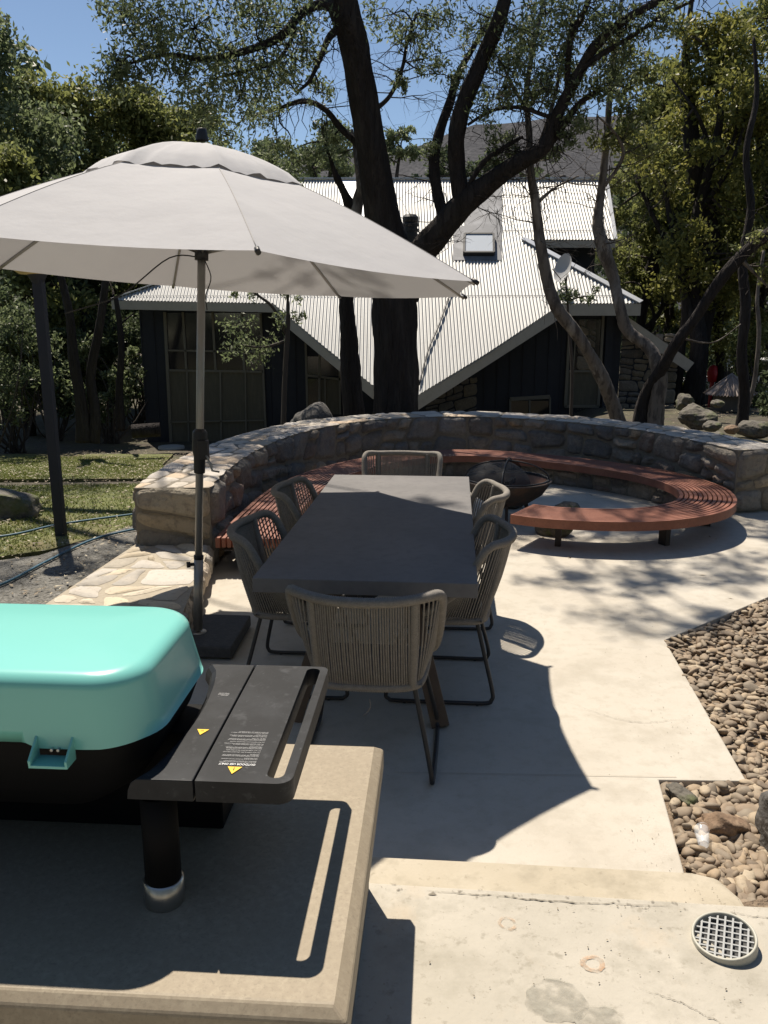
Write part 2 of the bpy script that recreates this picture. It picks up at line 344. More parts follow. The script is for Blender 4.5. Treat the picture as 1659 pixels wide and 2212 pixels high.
b = MB(); b.add([(.372, 2.394 + .002, .0042), (1.06, 2.332, .0042), (1.06, 2.325, .0042), (.372, 2.385, .0042)], [(3, 2, 1, 0)])
struct(b.build('step_joint', M_joint))
b = MB(); e_ = [(-.033, 2.096), (.25, 2.073), (.50, 2.049), (.75, 2.023), (.991, 2.0)]
for k in range(4):
    (xa_, ya_), (xb_, yb_) = e_[k], e_[k + 1]; b.add([(xa_, ya_ - .045, .3222), (xb_, yb_ - .045, .3222), (xb_, yb_ - .006, .3222), (xa_, ya_ - .006, .3222)], [(0, 1, 2, 3)])
struct(b.build('edge_wear', M_crack))
# gravel bed soil
bed = [(1.02, 2.36), (1.08, 2.6), (1.16, 3.19), (1.53, 3.19), (1.71, 4.78), (2.71, 5.6), (4.4, 6.9), (6.5, 5.5), (6.5, 1.9), (2.6, 1.85), (1.16, 1.98), (1.25, 2.1), (1.2, 2.3)]
b = MB(); b.prism(bed, -.3, -.035); struct(b.build('gravel_bed', M_dirt))
b = MB(); b.prism([(1.04, 1.985), (2.8, 1.84), (2.8, 2.4), (1.5, 2.42), (1.22, 2.32), (1.06, 2.28)], -.03, .09); struct(b.build('bed_bank', M_dirt))
def inside(P, x, y):
    r = False; n = len(P)
    for i in range(n):
        x1, y1 = P[i]; x2, y2 = P[i - 1]
        if (y1 > y) != (y2 > y) and x < (x2 - x1) * (y - y1) / (y2 - y1) + x1: r = not r
    return r
def ico(sub=2):
    bm = bmesh.new(); bmesh.ops.create_icosphere(bm, subdivisions=sub, radius=1)
    V = np.array([v.co[:] for v in bm.verts]); F = [tuple(v.index for v in f.verts) for f in bm.faces]; bm.free(); return V, F
IV, IF = ico(2)
def pebbles():
    Vs = []; Fs = []; n = 0; rnd = np.random.RandomState(3)
    def put(cx, cy, cz, r):
        nonlocal n
        s = np.array([r * rnd.uniform(.75, 1.6), r * rnd.uniform(.6, 1.0), r * rnd.uniform(.38, .62)])
        v = IV.copy(); v = np.sign(v) * np.abs(v) ** rnd.uniform(.8, 1.05)
        v += .20 * np.sin(v[:, [1, 2, 0]] * rnd.uniform(1.5, 3, 3) + rnd.uniform(0, 6, 3))
        v *= s; a, t1, t2 = rnd.uniform(0, 6.28), rnd.normal(0, .3), rnd.normal(0, .3)
        M = np.array(Matrix.Rotation(a, 3, 'Z') @ Matrix.Rotation(t1, 3, 'X') @ Matrix.Rotation(t2, 3, 'Y'))
        Vs.append(v @ M.T + [cx, cy, cz]); Fs.extend([(q[0] + n, q[1] + n, q[2] + n) for q in IF]); n += len(IV)
    k = 0; tries = 0
    while k < 9500 and tries < 120000:
        tries += 1
        y = 2.15 + (rnd.rand() ** 1.25) * 4.4; x = rnd.uniform(1.0, 1.05 + .62 * y)
        if not inside(bed, x - .02, y) or not inside(bed, x, y + .02): continue
        if y < 2.38 and x < 1.25: continue
        put(x, y, -.035 + rnd.uniform(.0, .03), (rnd.uniform(.012, .028) if y > 3.2 else rnd.uniform(.013, .034)) * (1.3 if rnd.rand() < .12 else 1)); k += 1
    me = bpy.data.meshes.new('pebbles'); me.from_pydata(np.concatenate(Vs).tolist(), [], Fs)
    me.polygons.foreach_set('use_smooth', [True] * len(Fs)); me.materials.append(M_pebble)
    o = bpy.data.objects.new('pebbles', me); col.objects.link(o); o['kind'] = 'stuff'
    o['label'] = 'loose brown river pebbles covering the bed beside the patio'; o['category'] = 'pebbles'
pebbles()
def rock(name, c, s, mat_, seed, label, cat='rock', sub=4, rough=.16, group=None, rz=0):
    V, F = ico(sub); rnd = np.random.RandomState(seed); V0 = V.copy()
    for k in range(1, 6):
        d = rnd.normal(size=(3, 3)) * k * 1.1; V = V + V0 * (rough / k) * np.sin((V0 @ d).sum(1, keepdims=True) + rnd.uniform(0, 6))
    for k in range(5):
        nrm = rnd.normal(size=3); nrm /= np.linalg.norm(nrm); dd = V @ nrm; lim = rnd.uniform(.7, .9); V = V - np.maximum(dd - lim, 0)[:, None] * nrm * .85
    V = V * np.array(s); M = np.array(Matrix.Rotation(rz, 3, 'Z')); V = V @ M.T
    me = bpy.data.meshes.new(name); me.from_pydata(V.tolist(), [], F); me.polygons.foreach_set('use_smooth', [True] * len(F)); me.materials.append(mat_)
    o = bpy.data.objects.new(name, me); col.objects.link(o); o.location = c
    return tag(o, label, cat, group)
rock('boulder', (1.60, 2.62, .06), (.20, .30, .28), M_rockd, 3, 'dark speckled boulder at the right edge of the frame beside the step')
rock('rock', (1.30, 2.84, .0), (.11, .06, .06), M_rockb, 11, 'rough brown rock lying on the pebbles beside the dark boulder')
rock('rock', (1.235, 3.07, -.01), (.045, .075, .035), M_rock, 12, 'grey jagged rock against the patio edge at the pebble corner', rz=.5)
# clear cup
cup = empty('plastic_cup', (1.19, 2.74, -.02), 'crushed clear plastic cup lying in the pebbles below the brown rock', 'cup')
b = MB(); o0 = Vector((1.19, 2.74, .0))
prof = []
for i in range(7):
    t = i / 6; prof.append((o0 + Vector((-.01 + .02 * t, -.035 + .075 * t, .018 + .012 * t)), .019 + .009 * t))
b.tube([p for p, r in prof], [r for p, r in prof], 16, cap=False, jit=.08); b.build('cup_wall', M_clear, cup)
b = MB(); b.tube([prof[-1][0], prof[-1][0] + Vector((0, .003, 0))], .030, 16, cap=False); b.build('rim', M_clear, cup)

# drain grate
dr = empty('drain_grate', (.885, 1.852, .325), 'round plastic drain with square grey grate standing proud of the terrace', 'drain')
tilt = Matrix.Rotation(R(5), 3, 'X') @ Matrix.Rotation(R(-9), 3, 'Y') ; dc = Vector((.885, 1.852, .339))
b = MB(); b.lathe([(.0805, -.05), (.0805, .006), (.079, .009), (.0745, .009), (.073, .005), (.073, -.02)], n=64); b.v = [tuple(dc + tilt @ Vector(p)) for p in b.v]; b.build('pipe_rim', M_pvc, dr)
b = MB()
for i in range(-3, 4):
    q = i * .0190; h = math.sqrt(max(.0715 ** 2 - q * q, 0))
    if h > .01:
        b.box((q, 0, 0), (.0048, 2 * h, .005)); b.box((0, q, -.0006), (2 * h, .0042, .005))
Mz = Matrix.Rotation(R(-24), 3, 'Z'); b.v = [tuple(dc + tilt @ (Mz @ Vector(p))) for p in b.v]; b.build('grate_bars', M_grate, dr)
b = MB(); b.lathe([(.0, -.014), (.0725, -.014)], n=48); b.v = [tuple(dc + tilt @ Vector(p)) for p in b.v]; b.build('sump', M_paver, dr)

# ------------------------------------------------------------------ stone walls
PAL = [(.17, .155, .14), (.24, .21, .18), (.13, .122, .115), (.27, .23, .185), (.20, .17, .145), (.16, .148, .14), (.30, .215, .14), (.21, .155, .125), (.19, .18, .17), (.25, .225, .20), (.15, .14, .13), (.22, .20, .18)]
PALW = [(.43, .39, .34), (.49, .45, .40), (.38, .34, .30), (.51, .43, .35), (.45, .42, .39), (.52, .40, .29)]
def masonry(mb, P, U, V, big, seed, protr=.03, gap=.009, pal=PAL, res=5, bias=.55, jit=.06, base=.002):
    rnd = random.Random(seed); cells = []
    def split(q):
        (a, b_, c, d) = q; w_ = ((b_[0] - a[0]) + (c[0] - d[0])) / 2; h_ = ((d[1] - a[1]) + (c[1] - b_[1])) / 2
        lim = big * rnd.uniform(.6, 1.5)
        if w_ < lim and h_ < lim * bias * 1.15: cells.append(q); return
        lerp = lambda p, r, t: (p[0] + (r[0] - p[0]) * t, p[1] + (r[1] - p[1]) * t)
        t = rnd.uniform(.34, .66); j = rnd.uniform(-jit, jit) * 2
        if w_ * bias > h_:
            p, r = lerp(a, b_, t + j * .6), lerp(d, c, t - j * .6); split((a, p, r, d)); split((p, b_, c, r))
        else:
            p, r = lerp(a, d, t + j), lerp(b_, c, t - j); split((a, b_, r, p)); split((p, r, c, d))
    n0 = max(1, int(U / (big * 4)))
    for i in range(n0): split(((U * i / n0, 0), (U * (i + 1) / n0, 0), (U * (i + 1) / n0, V), (U * i / n0, V)))
    for (a, b_, c, d) in cells:
        cc = pal[rnd.randrange(len(pal))]; f = rnd.uniform(.8, 1.2); cc = tuple(k * f for k in cc)
        h0 = protr * rnd.uniform(.5, 1.25); tu, tv = rnd.uniform(-.35, .35), rnd.uniform(-.35, .35); ph = [rnd.uniform(0, 6) for _ in range(4)]
        w_ = max(abs(b_[0] - a[0]), 1e-3); h_ = max(abs(d[1] - a[1]), 1e-3); g = gap * rnd.uniform(.7, 1.5)
        nu = max(res, int(w_ / .035)); nv = max(res, int(h_ / .035)); nu = min(nu, 12); nv = min(nv, 10); idx = {}; vs = []
        for i in range(nu + 1):
            for j in range(nv + 1):
                s_, t_ = i / nu, j / nv
                s2 = g / w_ + s_ * (1 - 2 * g / w_); t2 = g / h_ + t_ * (1 - 2 * g / h_)
                # rounded corners
                cx_, cy_ = abs(2 * s_ - 1), abs(2 * t_ - 1); k = max(0, cx_ ** 4 * cy_ ** 4) * .12
                s2 = .5 + (s2 - .5) * (1 - k); t2 = .5 + (t2 - .5) * (1 - k)
                uu = (a[0] * (1 - s2) + b_[0] * s2) * (1 - t2) + (d[0] * (1 - s2) + c[0] * s2) * t2
                vv = (a[1] * (1 - s2) + b_[1] * s2) * (1 - t2) + (d[1] * (1 - s2) + c[1] * s2) * t2
                uu += .006 * math.sin(9 * t_ + ph[0]); vv += .005 * math.sin(8 * s_ + ph[1])
                e = (1 - cx_ ** 6) * (1 - cy_ ** 6)
                hh = base + h0 * min(1, e * 1.6) + (tu * (s_ - .5) + tv * (t_ - .5)) * protr * e * 1.3 + .3 * protr * e * (math.sin(5 * s_ + ph[2]) * math.sin(4 * t_ + ph[3]))
                p, n = P(min(max(uu, 0), U), vv); idx[(i, j)] = len(vs); vs.append(tuple(p[k2] + n[k2] * hh for k2 in range(3)))
        fs = [(idx[(i, j)], idx[(i + 1, j)], idx[(i + 1, j + 1)], idx[(i, j + 1)]) for i in range(nu) for j in range(nv)]
        mb.add(vs, fs, cc, True)
def pathframe(pts, n):
    P, L = resample(pts, n); T = np.gradient(P[:, :2], axis=0); T /= np.linalg.norm(T, axis=1)[:, None]
    Nn = np.stack([T[:, 1], -T[:, 0]], 1); return P[:, :2], Nn, L     # normal on the right of travel
WT = .66
inner = cr([(-1.355, 6.30), (-1.37, 7.1), (-1.29, 8.2), (-1.07, 9.3), (-.66, 10.25), (-.05, 10.9), (.7, 11.25), (1.45, 11.2), (2.25, 10.75), (2.95, 9.98), (3.32, 9.1), (3.55, 8.22)], 8)
IP, IN, IL = pathframe(inner, 160)                 # travelling clockwise: right = inside
OP = IP - IN * .58
WTz = .65
def on(Pt, Nn, L, zfun, sgn):
    S = np.linspace(0, L, len(Pt))
    def f(u, v):
        x = np.interp(u, S, Pt[:, 0]); y = np.interp(u, S, Pt[:, 1]); nx = np.interp(u, S, Nn[:, 0]) * sgn; ny = np.interp(u, S, Nn[:, 1]) * sgn
        return (x, y, zfun(v)), (nx, ny, 0)
    return f
wall = empty('stone_wall', (IP[80][0], IP[80][1], 0), 'curved waist high stone wall sweeping round the fire pit', 'wall')
b = MB(); n = len(IP)
for i in range(n - 1):
    a, c = IP[i], IP[i + 1]; d, e = OP[i], OP[i + 1]; zt = WTz - .004
    b.add([(a[0], a[1], -.9), (c[0], c[1], -.9), (c[0], c[1], zt), (a[0], a[1], zt)], [(0, 1, 2, 3)])
    b.add([(d[0], d[1], -.9), (e[0], e[1], -.9), (e[0], e[1], zt), (d[0], d[1], zt)], [(3, 2, 1, 0)])
    b.add([(a[0], a[1], zt), (c[0], c[1], zt), (e[0], e[1], zt), (d[0], d[1], zt)], [(0, 1, 2, 3)])
for i, r_ in ((0, 0), (n - 1, 1)):
    a, d = IP[i], OP[i]; b.add([(a[0], a[1], -.9), (d[0], d[1], -.9), (d[0], d[1], WTz - .004), (a[0], a[1], WTz - .004)], [(0, 1, 2, 3)])
b.build('mortar_core', M_mortar, wall)
b = MB(); masonry(b, on(IP, IN, IL, lambda v: v, 1), IL, WTz, .46, 21, protr=.055, gap=.012)
OL = float(np.linalg.norm(np.diff(OP, axis=0), axis=1).sum())
masonry(b, on(OP, -IN, OL, lambda v: v - .9, 1), OL, WTz + .9, .55, 22, protr=.035, res=4)
def endface(i, dirsign):
    a = np.array(IP[i]); d = np.array(OP[i]); L = np.linalg.norm(d - a); t = (d - a) / L; nn = np.array([t[1], -t[0]]) * dirsign
    return (lambda u, v: ((a[0] + t[0] * u, a[1] + t[1] * u, v - (.0)), (nn[0], nn[1], 0))), L
T0 = IP[1] - IP[0]
for i, tr in ((0, -(IP[1] - IP[0])), (n - 1, IP[-1] - IP[-2])):
    a = np.array(IP[i]); d = np.array(OP[i]); L = float(np.linalg.norm(d - a)); t = (d - a) / L; nn = tr / np.linalg.norm(tr)
    masonry(b, lambda u, v, a=a, t=t, nn=nn: ((a[0] + t[0] * u, a[1] + t[1] * u, v), (nn[0], nn[1], 0)), L, WTz, .52, 30 + i, protr=.045, pal=[(.30, .265, .21), (.26, .23, .19), (.34, .28, .20), (.24, .22, .19)])
b.build('stone_facing', M_stone, wall, colors=True)
b = MB(); S_ = np.linspace(0, IL, n)
def capP(u, v):
    x = np.interp(u, S_, IP[:, 0]); y = np.interp(u, S_, IP[:, 1]); nx = np.interp(u, S_, IN[:, 0]); ny = np.interp(u, S_, IN[:, 1]); q = .02 - v
    return (x + nx * q, y + ny * q, WTz - .012), (0, 0, 1)
masonry(b, capP, IL, .62, .34, 41, protr=.014, gap=.008, pal=PALW, bias=.8, jit=.12, base=.006)
b.build('cap_stones', M_capst, wall, colors=True)

# low ledge wall
lw = empty('ledge_wall', (-1.6, 5.4, 0), 'low stone ledge with a crazy paved top stepping down from the curved wall', 'wall')
La, Lb, Lc, Ld = np.array((-1.36, 6.26)), np.array((-1.20, 4.6)), np.array((-2.13, 4.6)), np.array((-1.95, 6.36))
b = MB(); b.prism([tuple(La), tuple(Ld), tuple(Lc), tuple(Lb)], -.3, .192); b.build('mortar_core', mat('pale_mortar', (.36, .315, .25), .95, n1=[(30, (.28, .245, .19), .7, .45, .7)], bump=[(60, .6, .01)]), lw)
b = MB(); tl = np.linalg.norm(Lb - La); td = (Lb - La) / tl
masonry(b, lambda u, v: ((La[0] + td[0] * u, La[1] + td[1] * u, v), (-td[1], td[0], 0)), tl, .2, .3, 51, protr=.03, pal=PALW)
tl2 = np.linalg.norm(Lc - Ld); td2 = (Lc - Ld) / tl2
masonry(b, lambda u, v: ((Ld[0] + td2[0] * u, Ld[1] + td2[1] * u, v - .1), (td2[1], -td2[0], 0)), tl2, .3, .3, 52, protr=.02, pal=PALW)
b.build('stone_facing', M_stone, lw, colors=True)
b = MB()
def ledge(u, v):
    s_ = u / 1.7; p = (La * (1 - s_) + Lb * s_); q = (Ld * (1 - s_) + Lc * s_); r_ = p * (1 - v / .62) + q * (v / .62); return (r_[0], r_[1], .186), (0, 0, 1)
masonry(b, ledge, 1.7, .62, .32, 53, protr=.012, gap=.014, base=.008, pal=[(.45, .40, .32), (.40, .36, .30), (.48, .41, .31), (.42, .39, .35)], bias=.8, jit=.18)
b.build('cap_stones', M_capst, lw, colors=True)

# ------------------------------------------------------------------ curved bench
bc = cr([(-1.04, 6.12), (-.98, 7.1), (-.88, 8.0), (-.62, 8.9), (-.15, 9.7), (.4, 10.2), (1.05, 10.38), (1.75, 10.1), (2.45, 9.55), (2.93, 8.95), (3.14, 8.3), (3.09, 7.75), (2.86, 7.3), (2.45, 7.0), (2.0, 6.9), (1.5, 6.98), (1.22, 7.13)], 8)
BP, BN, BL = pathframe(bc, 200)      # right of travel = inside
bench = empty('curved_bench', (1.0, 10.3, 0), 'long curved red brown slatted timber bench following the stone wall', 'bench')
def strip(b, off, wd, z0, z1):
    A = BP + BN * (off - wd / 2); C = BP + BN * (off + wd / 2); n = len(BP); o = len(b.v)
    for i in range(n):
        b.v += [(A[i][0], A[i][1], z0), (A[i][0], A[i][1], z1), (C[i][0], C[i][1], z1), (C[i][0], C[i][1], z0)]
    for i in range(n - 1):
        for k in range(4):
            l = (k + 1) % 4; b.f.append((o + i * 4 + k, o + i * 4 + l, o + (i + 1) * 4 + l, o + (i + 1) * 4 + k)); b.c.append((1, 1, 1)); b.sm.append(False)
    for q in ((0, 1, 2, 3), tuple(4 * (n - 1) + k for k in (3, 2, 1, 0))): b.f.append(tuple(o + k for k in q)); b.c.append((1, 1, 1)); b.sm.append(False)
b = MB(); NS = 10
for k in range(NS): strip(b, -.190 + .38 * k / (NS - 1), .029, .212, .286)
b.build('seat_slats', M_bench, bench)
for sgn in (-1, 1):
    b = MB(); strip(b, sgn * .236, .034, .208, .287); b.build('edge_board', M_bench, bench)
b = MB()
for i in (2, 197):
    p = BP[i]; nn = BN[i]; b.beam((p[0] - nn[0] * .215, p[1] - nn[1] * .215, .222), (p[0] + nn[0] * .215, p[1] + nn[1] * .215, .222), .03, .045)
b.build('end_cap', M_bench, bench)
for i in range(6, 198, 17):
    p = BP[i]; nn = BN[i]; b = MB()
    b.box((p[0], p[1], .12), (.05, .09, .25), math.atan2(nn[1], nn[0]) + math.pi / 2)
    b.beam((p[0] - nn[0] * .21, p[1] - nn[1] * .21, .232), (p[0] + nn[0] * .21, p[1] + nn[1] * .21, .232), .05, .02); b.build('leg', M_iron, bench)

b = MB(); PB = BP[:150] + BN[:150] * .10; n_p = len(PB)
for i in range(n_p - 1):
    a, c = PB[i], PB[i + 1]; d, e = BP[i] - BN[i] * .2, BP[i + 1] - BN[i + 1] * .2
    b.add([(a[0], a[1], -.02), (c[0], c[1], -.02), (c[0], c[1], .185), (a[0], a[1], .185), (e[0], e[1], .185), (d[0], d[1], .185)], [(0, 1, 2, 3), (3, 2, 4, 5)])
b.build('plinth_core', M_mortar, wall)
PL = float(np.linalg.norm(np.diff(PB, axis=0), axis=1).sum()); b = MB(); masonry(b, on(PB, BN[:150], PL, lambda v: v - .01, 1), PL, .195, .34, 91, protr=.03, res=4); b.build('plinth_facing', M_stone, wall, colors=True)
# ------------------------------------------------------------------ fire pit
fc = Vector((1.2, 7.95, 0)); fp = empty('fire_pit', fc, 'wide iron fire bowl with a domed mesh lid inside the curved bench', 'fire pit')
b = MB(); b.lathe([(.43, .39), (.435, .40), (.42, .405), (.40, .39), (.33, .30), (.2, .22), (0, .2)], fc, 48); b.lathe([(.43, .39), (.35, .27), (.22, .18), (0, .16)], fc, 48); b.build('bowl', M_iron, fp)
b = MB(); b.lathe([(.395, .392), (.33, .312), (.2, .235), (0, .215)], fc, 48); b.build('liner', M_copper, fp)
b = MB(); prof = [(.40 * math.cos(a), .41 + .17 * math.sin(a)) for a in np.linspace(0, math.pi / 2, 9)]
o = len(b.v); ks = 26
for r_, z_ in prof:
    for k in range(ks + 1):
        a = R(60) + R(235) * k / ks; b.v.append((fc.x + r_ * math.cos(a), fc.y + r_ * math.sin(a), z_))
for i in range(8):
    for k in range(ks): b.f.append((i * (ks + 1) + k, i * (ks + 1) + k + 1, (i + 1) * (ks + 1) + k + 1, (i + 1) * (ks + 1) + k)); b.c.append((1, 1, 1)); b.sm.append(True)
b.build('mesh_lid', M_screen, fp)
b = MB()
for a0 in (R(75), R(-15)):
    pts = [(fc.x + .405 * math.cos(t) * math.cos(a0), fc.y + .405 * math.cos(t) * math.sin(a0), .412 + .175 * math.sin(t)) for t in np.linspace(0, math.pi, 24)]
    b.tube(pts, .008, 6)
b.tube([(fc.x + .40 * math.cos(t), fc.y + .40 * math.sin(t), .412) for t in np.linspace(0, 2 * math.pi, 48, endpoint=False)], .009, 6, closed=True)
b.tube([(fc.x - .03, fc.y, .585), (fc.x - .02, fc.y, .605), (fc.x + .03, fc.y, .612), (fc.x + .04, fc.y, .59)], .006, 6)
b.build('lid_frame', M_frame, fp)
b = MB(); b.box((fc.x + .12, fc.y - .1, .33), (.28, .04, .04), .5); b.box((fc.x - .1, fc.y + .05, .33), (.32, .05, .05), -.4); b.box((fc.x + .05, fc.y + .1, .36), (.3, .045, .045), 1.2); b.build('charred_logs', M_dark, fp)
for k in range(3):
    a = k * 2.094 + .4; b = MB(); b.beam((fc.x + .2 * math.cos(a), fc.y + .2 * math.sin(a), .2), (fc.x + .28 * math.cos(a), fc.y + .28 * math.sin(a), 0), .03, .03); b.build('leg', M_iron, fp)
rs = [(.55, -.25, .16), (.62, .12, .14), (.1, .62, .15), (-.5, .42, .14), (-.62, -.1, .13), (-.2, -.6, .12), (.35, -.58, .13)]
lb = ['pale rounded stone on the right of the fire bowl', 'flat grey stone right behind the fire bowl', 'grey stone behind the fire bowl near the bench', 'stone behind the fire bowl on its left', 'grey stone left of the fire bowl', 'small stone in front of the fire bowl by the chair', 'dark stone in front of the fire bowl near the bench end']
for k, (dx, dy, s_) in enumerate(rs):
    rock('hearth_stone', (fc.x + dx, fc.y + dy, .05), (s_ * 1.25, s_, .10), M_rock, 60 + k, lb[k], 'stone', 3, .1, group='stones around the fire pit', rz=k)

# ------------------------------------------------------------------ umbrella
um = empty('garden_umbrella', (-1.11, 4.67, 0), 'large beige octagonal umbrella leaning slightly over the table on an aluminium pole', 'umbrella')
UC = Vector((-1.02, 4.822, 2.161)); TA, TB, UR, TH = -.0616, -.0243, 1.6145, R(-70.52)
up = Vector((-TA, -TB, 1)).normalized(); ub = Vector((-1.115, 4.68, .10))
apex = UC + Vector((0.035, 0.0, .665))
def rimpt(k):
    a = TH + k * math.pi / 4; dx, dy = UR * math.cos(a), UR * math.sin(a); return Vector((UC.x + dx, UC.y + dy, UC.z + TA * dx + TB * dy))
def rib(k, t):   # t=0 apex, 1 tip ; slight convex bow
    p = apex.lerp(rimpt(k), t); p.z += .05 * math.sin(math.pi * t) ** 1.0; return p
b = MB(); NR, NC = 14, 8
for k in range(8):
    g = []
    for i in range(NR + 1):
        t = .30 + .70 * i / NR; A, B = rib(k, t), rib(k + 1, t)
        row = []
        for j in range(NC + 1):
            s_ = j / NC; p = A.lerp(B, s_); q = 4 * s_ * (1 - s_)
            inw = (apex - p); inw.z = 0; inw.normalize()
            p = p + inw * (q * .045 * t * t * t) ; p.z -= q * .03 * t * (1 - .55 * t)
            row.append(p)
        g.append(row)
    # small hem
        vs = [p for r_ in g for p in r_]; W = NC + 1
    b.add(vs, [(i * W + j, i * W + j + 1, (i + 1) * W + j + 1, (i + 1) * W + j) for i in range(len(g) - 1) for j in range(NC)], smooth=True)
can = b.build('canopy', M_fabric, um)
b = MB()
for k in range(8):
    b.tube([rib(k, .30 + .70 * i / 12) + Vector((0, 0, .0008)) for i in range(13)], .0024, 5, flat=.6)
b.build('seam_stitching', mat('seam_thread', (.42, .40, .38), .9), can)
b = MB()
n_ = 96; rings = []
for i in range(9):
    t = .008 + .375 * i / 8; row = []
    for j in range(n_):
        f = j / n_ * 8; k = int(f); s_ = f - k; A, B = rib(k, t), rib(k + 1, t); p = A.lerp(B, s_); q = 4 * s_ * (1 - s_)
        p.z += .016 + .030 * math.sin(math.pi * i / 8) + .010 * t / .38 - q * .006 * t / .38 + .005 * math.sin(j * .9 + i * .3) * (i / 8) ** 2 + .006 * math.sin(j * 2.3 + 1) * (i / 8) ** 1.5 + .004 * math.sin(j * 1.45) * (i / 8)
        if i == 8: p.z -= .016 + .004 * math.sin(j * .5) ** 2
        row.append(p)
    rings.append(row)
b.add([p for r_ in rings for p in r_], [(i * n_ + j, i * n_ + (j + 1) % n_, (i + 1) * n_ + (j + 1) % n_, (i + 1) * n_ + j) for i in range(8) for j in range(n_)], smooth=True)
b.build('vent_cap', M_fabric, um)
b = MB(); ft = apex + Vector((0, 0, .05))
b.lathe([(.036, -.02), (.034, .0), (.028, .02), (.025, .04), (.0, .046)], ft, 20); b.build('finial', M_dark, um)
pole_top = apex - Vector((.0, 0, .02)); pd = (pole_top - ub)
b = MB(); b.tube([ub, pole_top], .0225, 20); b.build('pole', M_alu, um)
b = MB(); b.tube([ub, ub + pd * .165], .0275, 20); b.lathe([(.0, .004), (.05, .004), (.05, 0)], (ub.x, ub.y, .0865), 24); b.build('stand_tube', M_alu, um)
b = MB(); q = ub + pd * .165; b.tube([q - pd * .004, q + pd * .004], .029, 20); k1 = ub + pd * .15; b.tube([k1, k1 + Vector((-.055, -.02, 0))], .010, 10); b.tube([k1 + Vector((-.045, -.017, 0)), k1 + Vector((-.065, -.024, 0))], .018, 12); b.build('clamp_knob', M_dark, um)
cz = ub + pd * .39; b = MB()
b.tube([ub + pd * .348, ub + pd * .35, ub + pd * .385, ub + pd * .40, ub + pd * .437, ub + pd * .444], [.026, .032, .034, .044, .042, .025], 14); b.box(cz + Vector((.03, -.03, .03)), (.055, .06, .11)); ch = b.build('crank_housing', M_dark, um, bevel=.006)
b = MB(); b.tube([cz + Vector((.05, -.06, .0)), cz + Vector((.06, -.07, -.01)), cz + Vector((.085, -.075, -.085)), cz + Vector((.125, -.08, -.09))], .006, 8); b.build('crank_handle', M_alu, ch)
hub = ub + pd * .80
b = MB(); b.tube([hub - pd * .012, hub + pd * .012], .038, 16); b.tube([pole_top - pd * .01, pole_top + Vector((0, 0, .03))], .045, 16); b.build('runner_hub', M_dark, um)
for k in range(8):
    b = MB(); pts = [rib(k, t) - Vector((0, 0, .012)) for t in np.linspace(.02, 1, 12)]
    b.tube(pts, .009, 8); m_ = rib(k, .52) - Vector((0, 0, .015)); b.tube([hub, m_], .0065, 8); rb = b.build('rib', M_alu, um)
    b = MB(); e = rib(k, 1.0); d_ = (e - rib(k, .9)).normalized(); b.tube([e - d_ * .02, e + d_ * .02], .011, 8); b.build('rib_tip', M_dark, rb)
b = MB(); k0 = rib(4, .62); b.tube([Vector(p) for p in cr([tuple(hub - Vector((0, 0, .02))), tuple(hub + Vector((-.18, .0, -.02))), (hub.x - .45, hub.y - .05, hub.z - .22), (hub.x - .75, hub.y - .1, hub.z - .32)], 6)], .004, 6)
b.tube([Vector(p) for p in cr([tuple(hub), (hub.x + .05, hub.y - .02, hub.z - .12), (hub.x + .02, hub.y - .03, hub.z - .22), tuple(hub - Vector((-.02, .02, .3)))], 5)], .003, 6); b.build('cord', M_dark, um)
b = MB(); b.prism([tuple(at(*p, .085)[:2]) for p in ((440, 1325), (542, 1328), (500, 1398), (398, 1395))][::-1], .012, .085)
pv = b.build('umbrella_base', M_paver, bevel=.012); tag(pv, 'square dark concrete paver weighting the foot of the umbrella', 'umbrella base')

# ------------------------------------------------------------------ dining table
TC = Vector((.02, 4.93)); ta = -math.atan2(.225, 2.655)
def tb(x, y, z=0):
    q = Matrix.Rotation(ta, 3, 'Z') @ Vector((x, y, z)); return Vector((TC.x + q.x, TC.y + q.y, z))
tbl = empty('dining_table', (TC.x, TC.y, 0), 'long charcoal concrete topped dining table in the shade of the umbrella', 'dining table')
b = MB(); b.box((TC.x, TC.y, .715), (1.035, 2.66, .07), ta); b.build('tabletop', M_top, tbl, bevel=.004)
b = MB(); b.box(tb(0, 0, .66), (.10, 1.9, .05), ta); b.build('stretcher', M_wood, tbl)
for sy in (-1, 1):
    for sx in (-1, 1):
        b = MB(); b.beam(tb(sx * .16, sy * .95, .68), tb(sx * .36, sy * 1.25, 0), .085, .05, up=(0, 1, 0)); b.build('leg', M_wood, tbl)
    b = MB(); b.box(tb(0, sy * .95, .665), (.6, .09, .04), ta); b.build('cross_rail', M_wood, tbl)

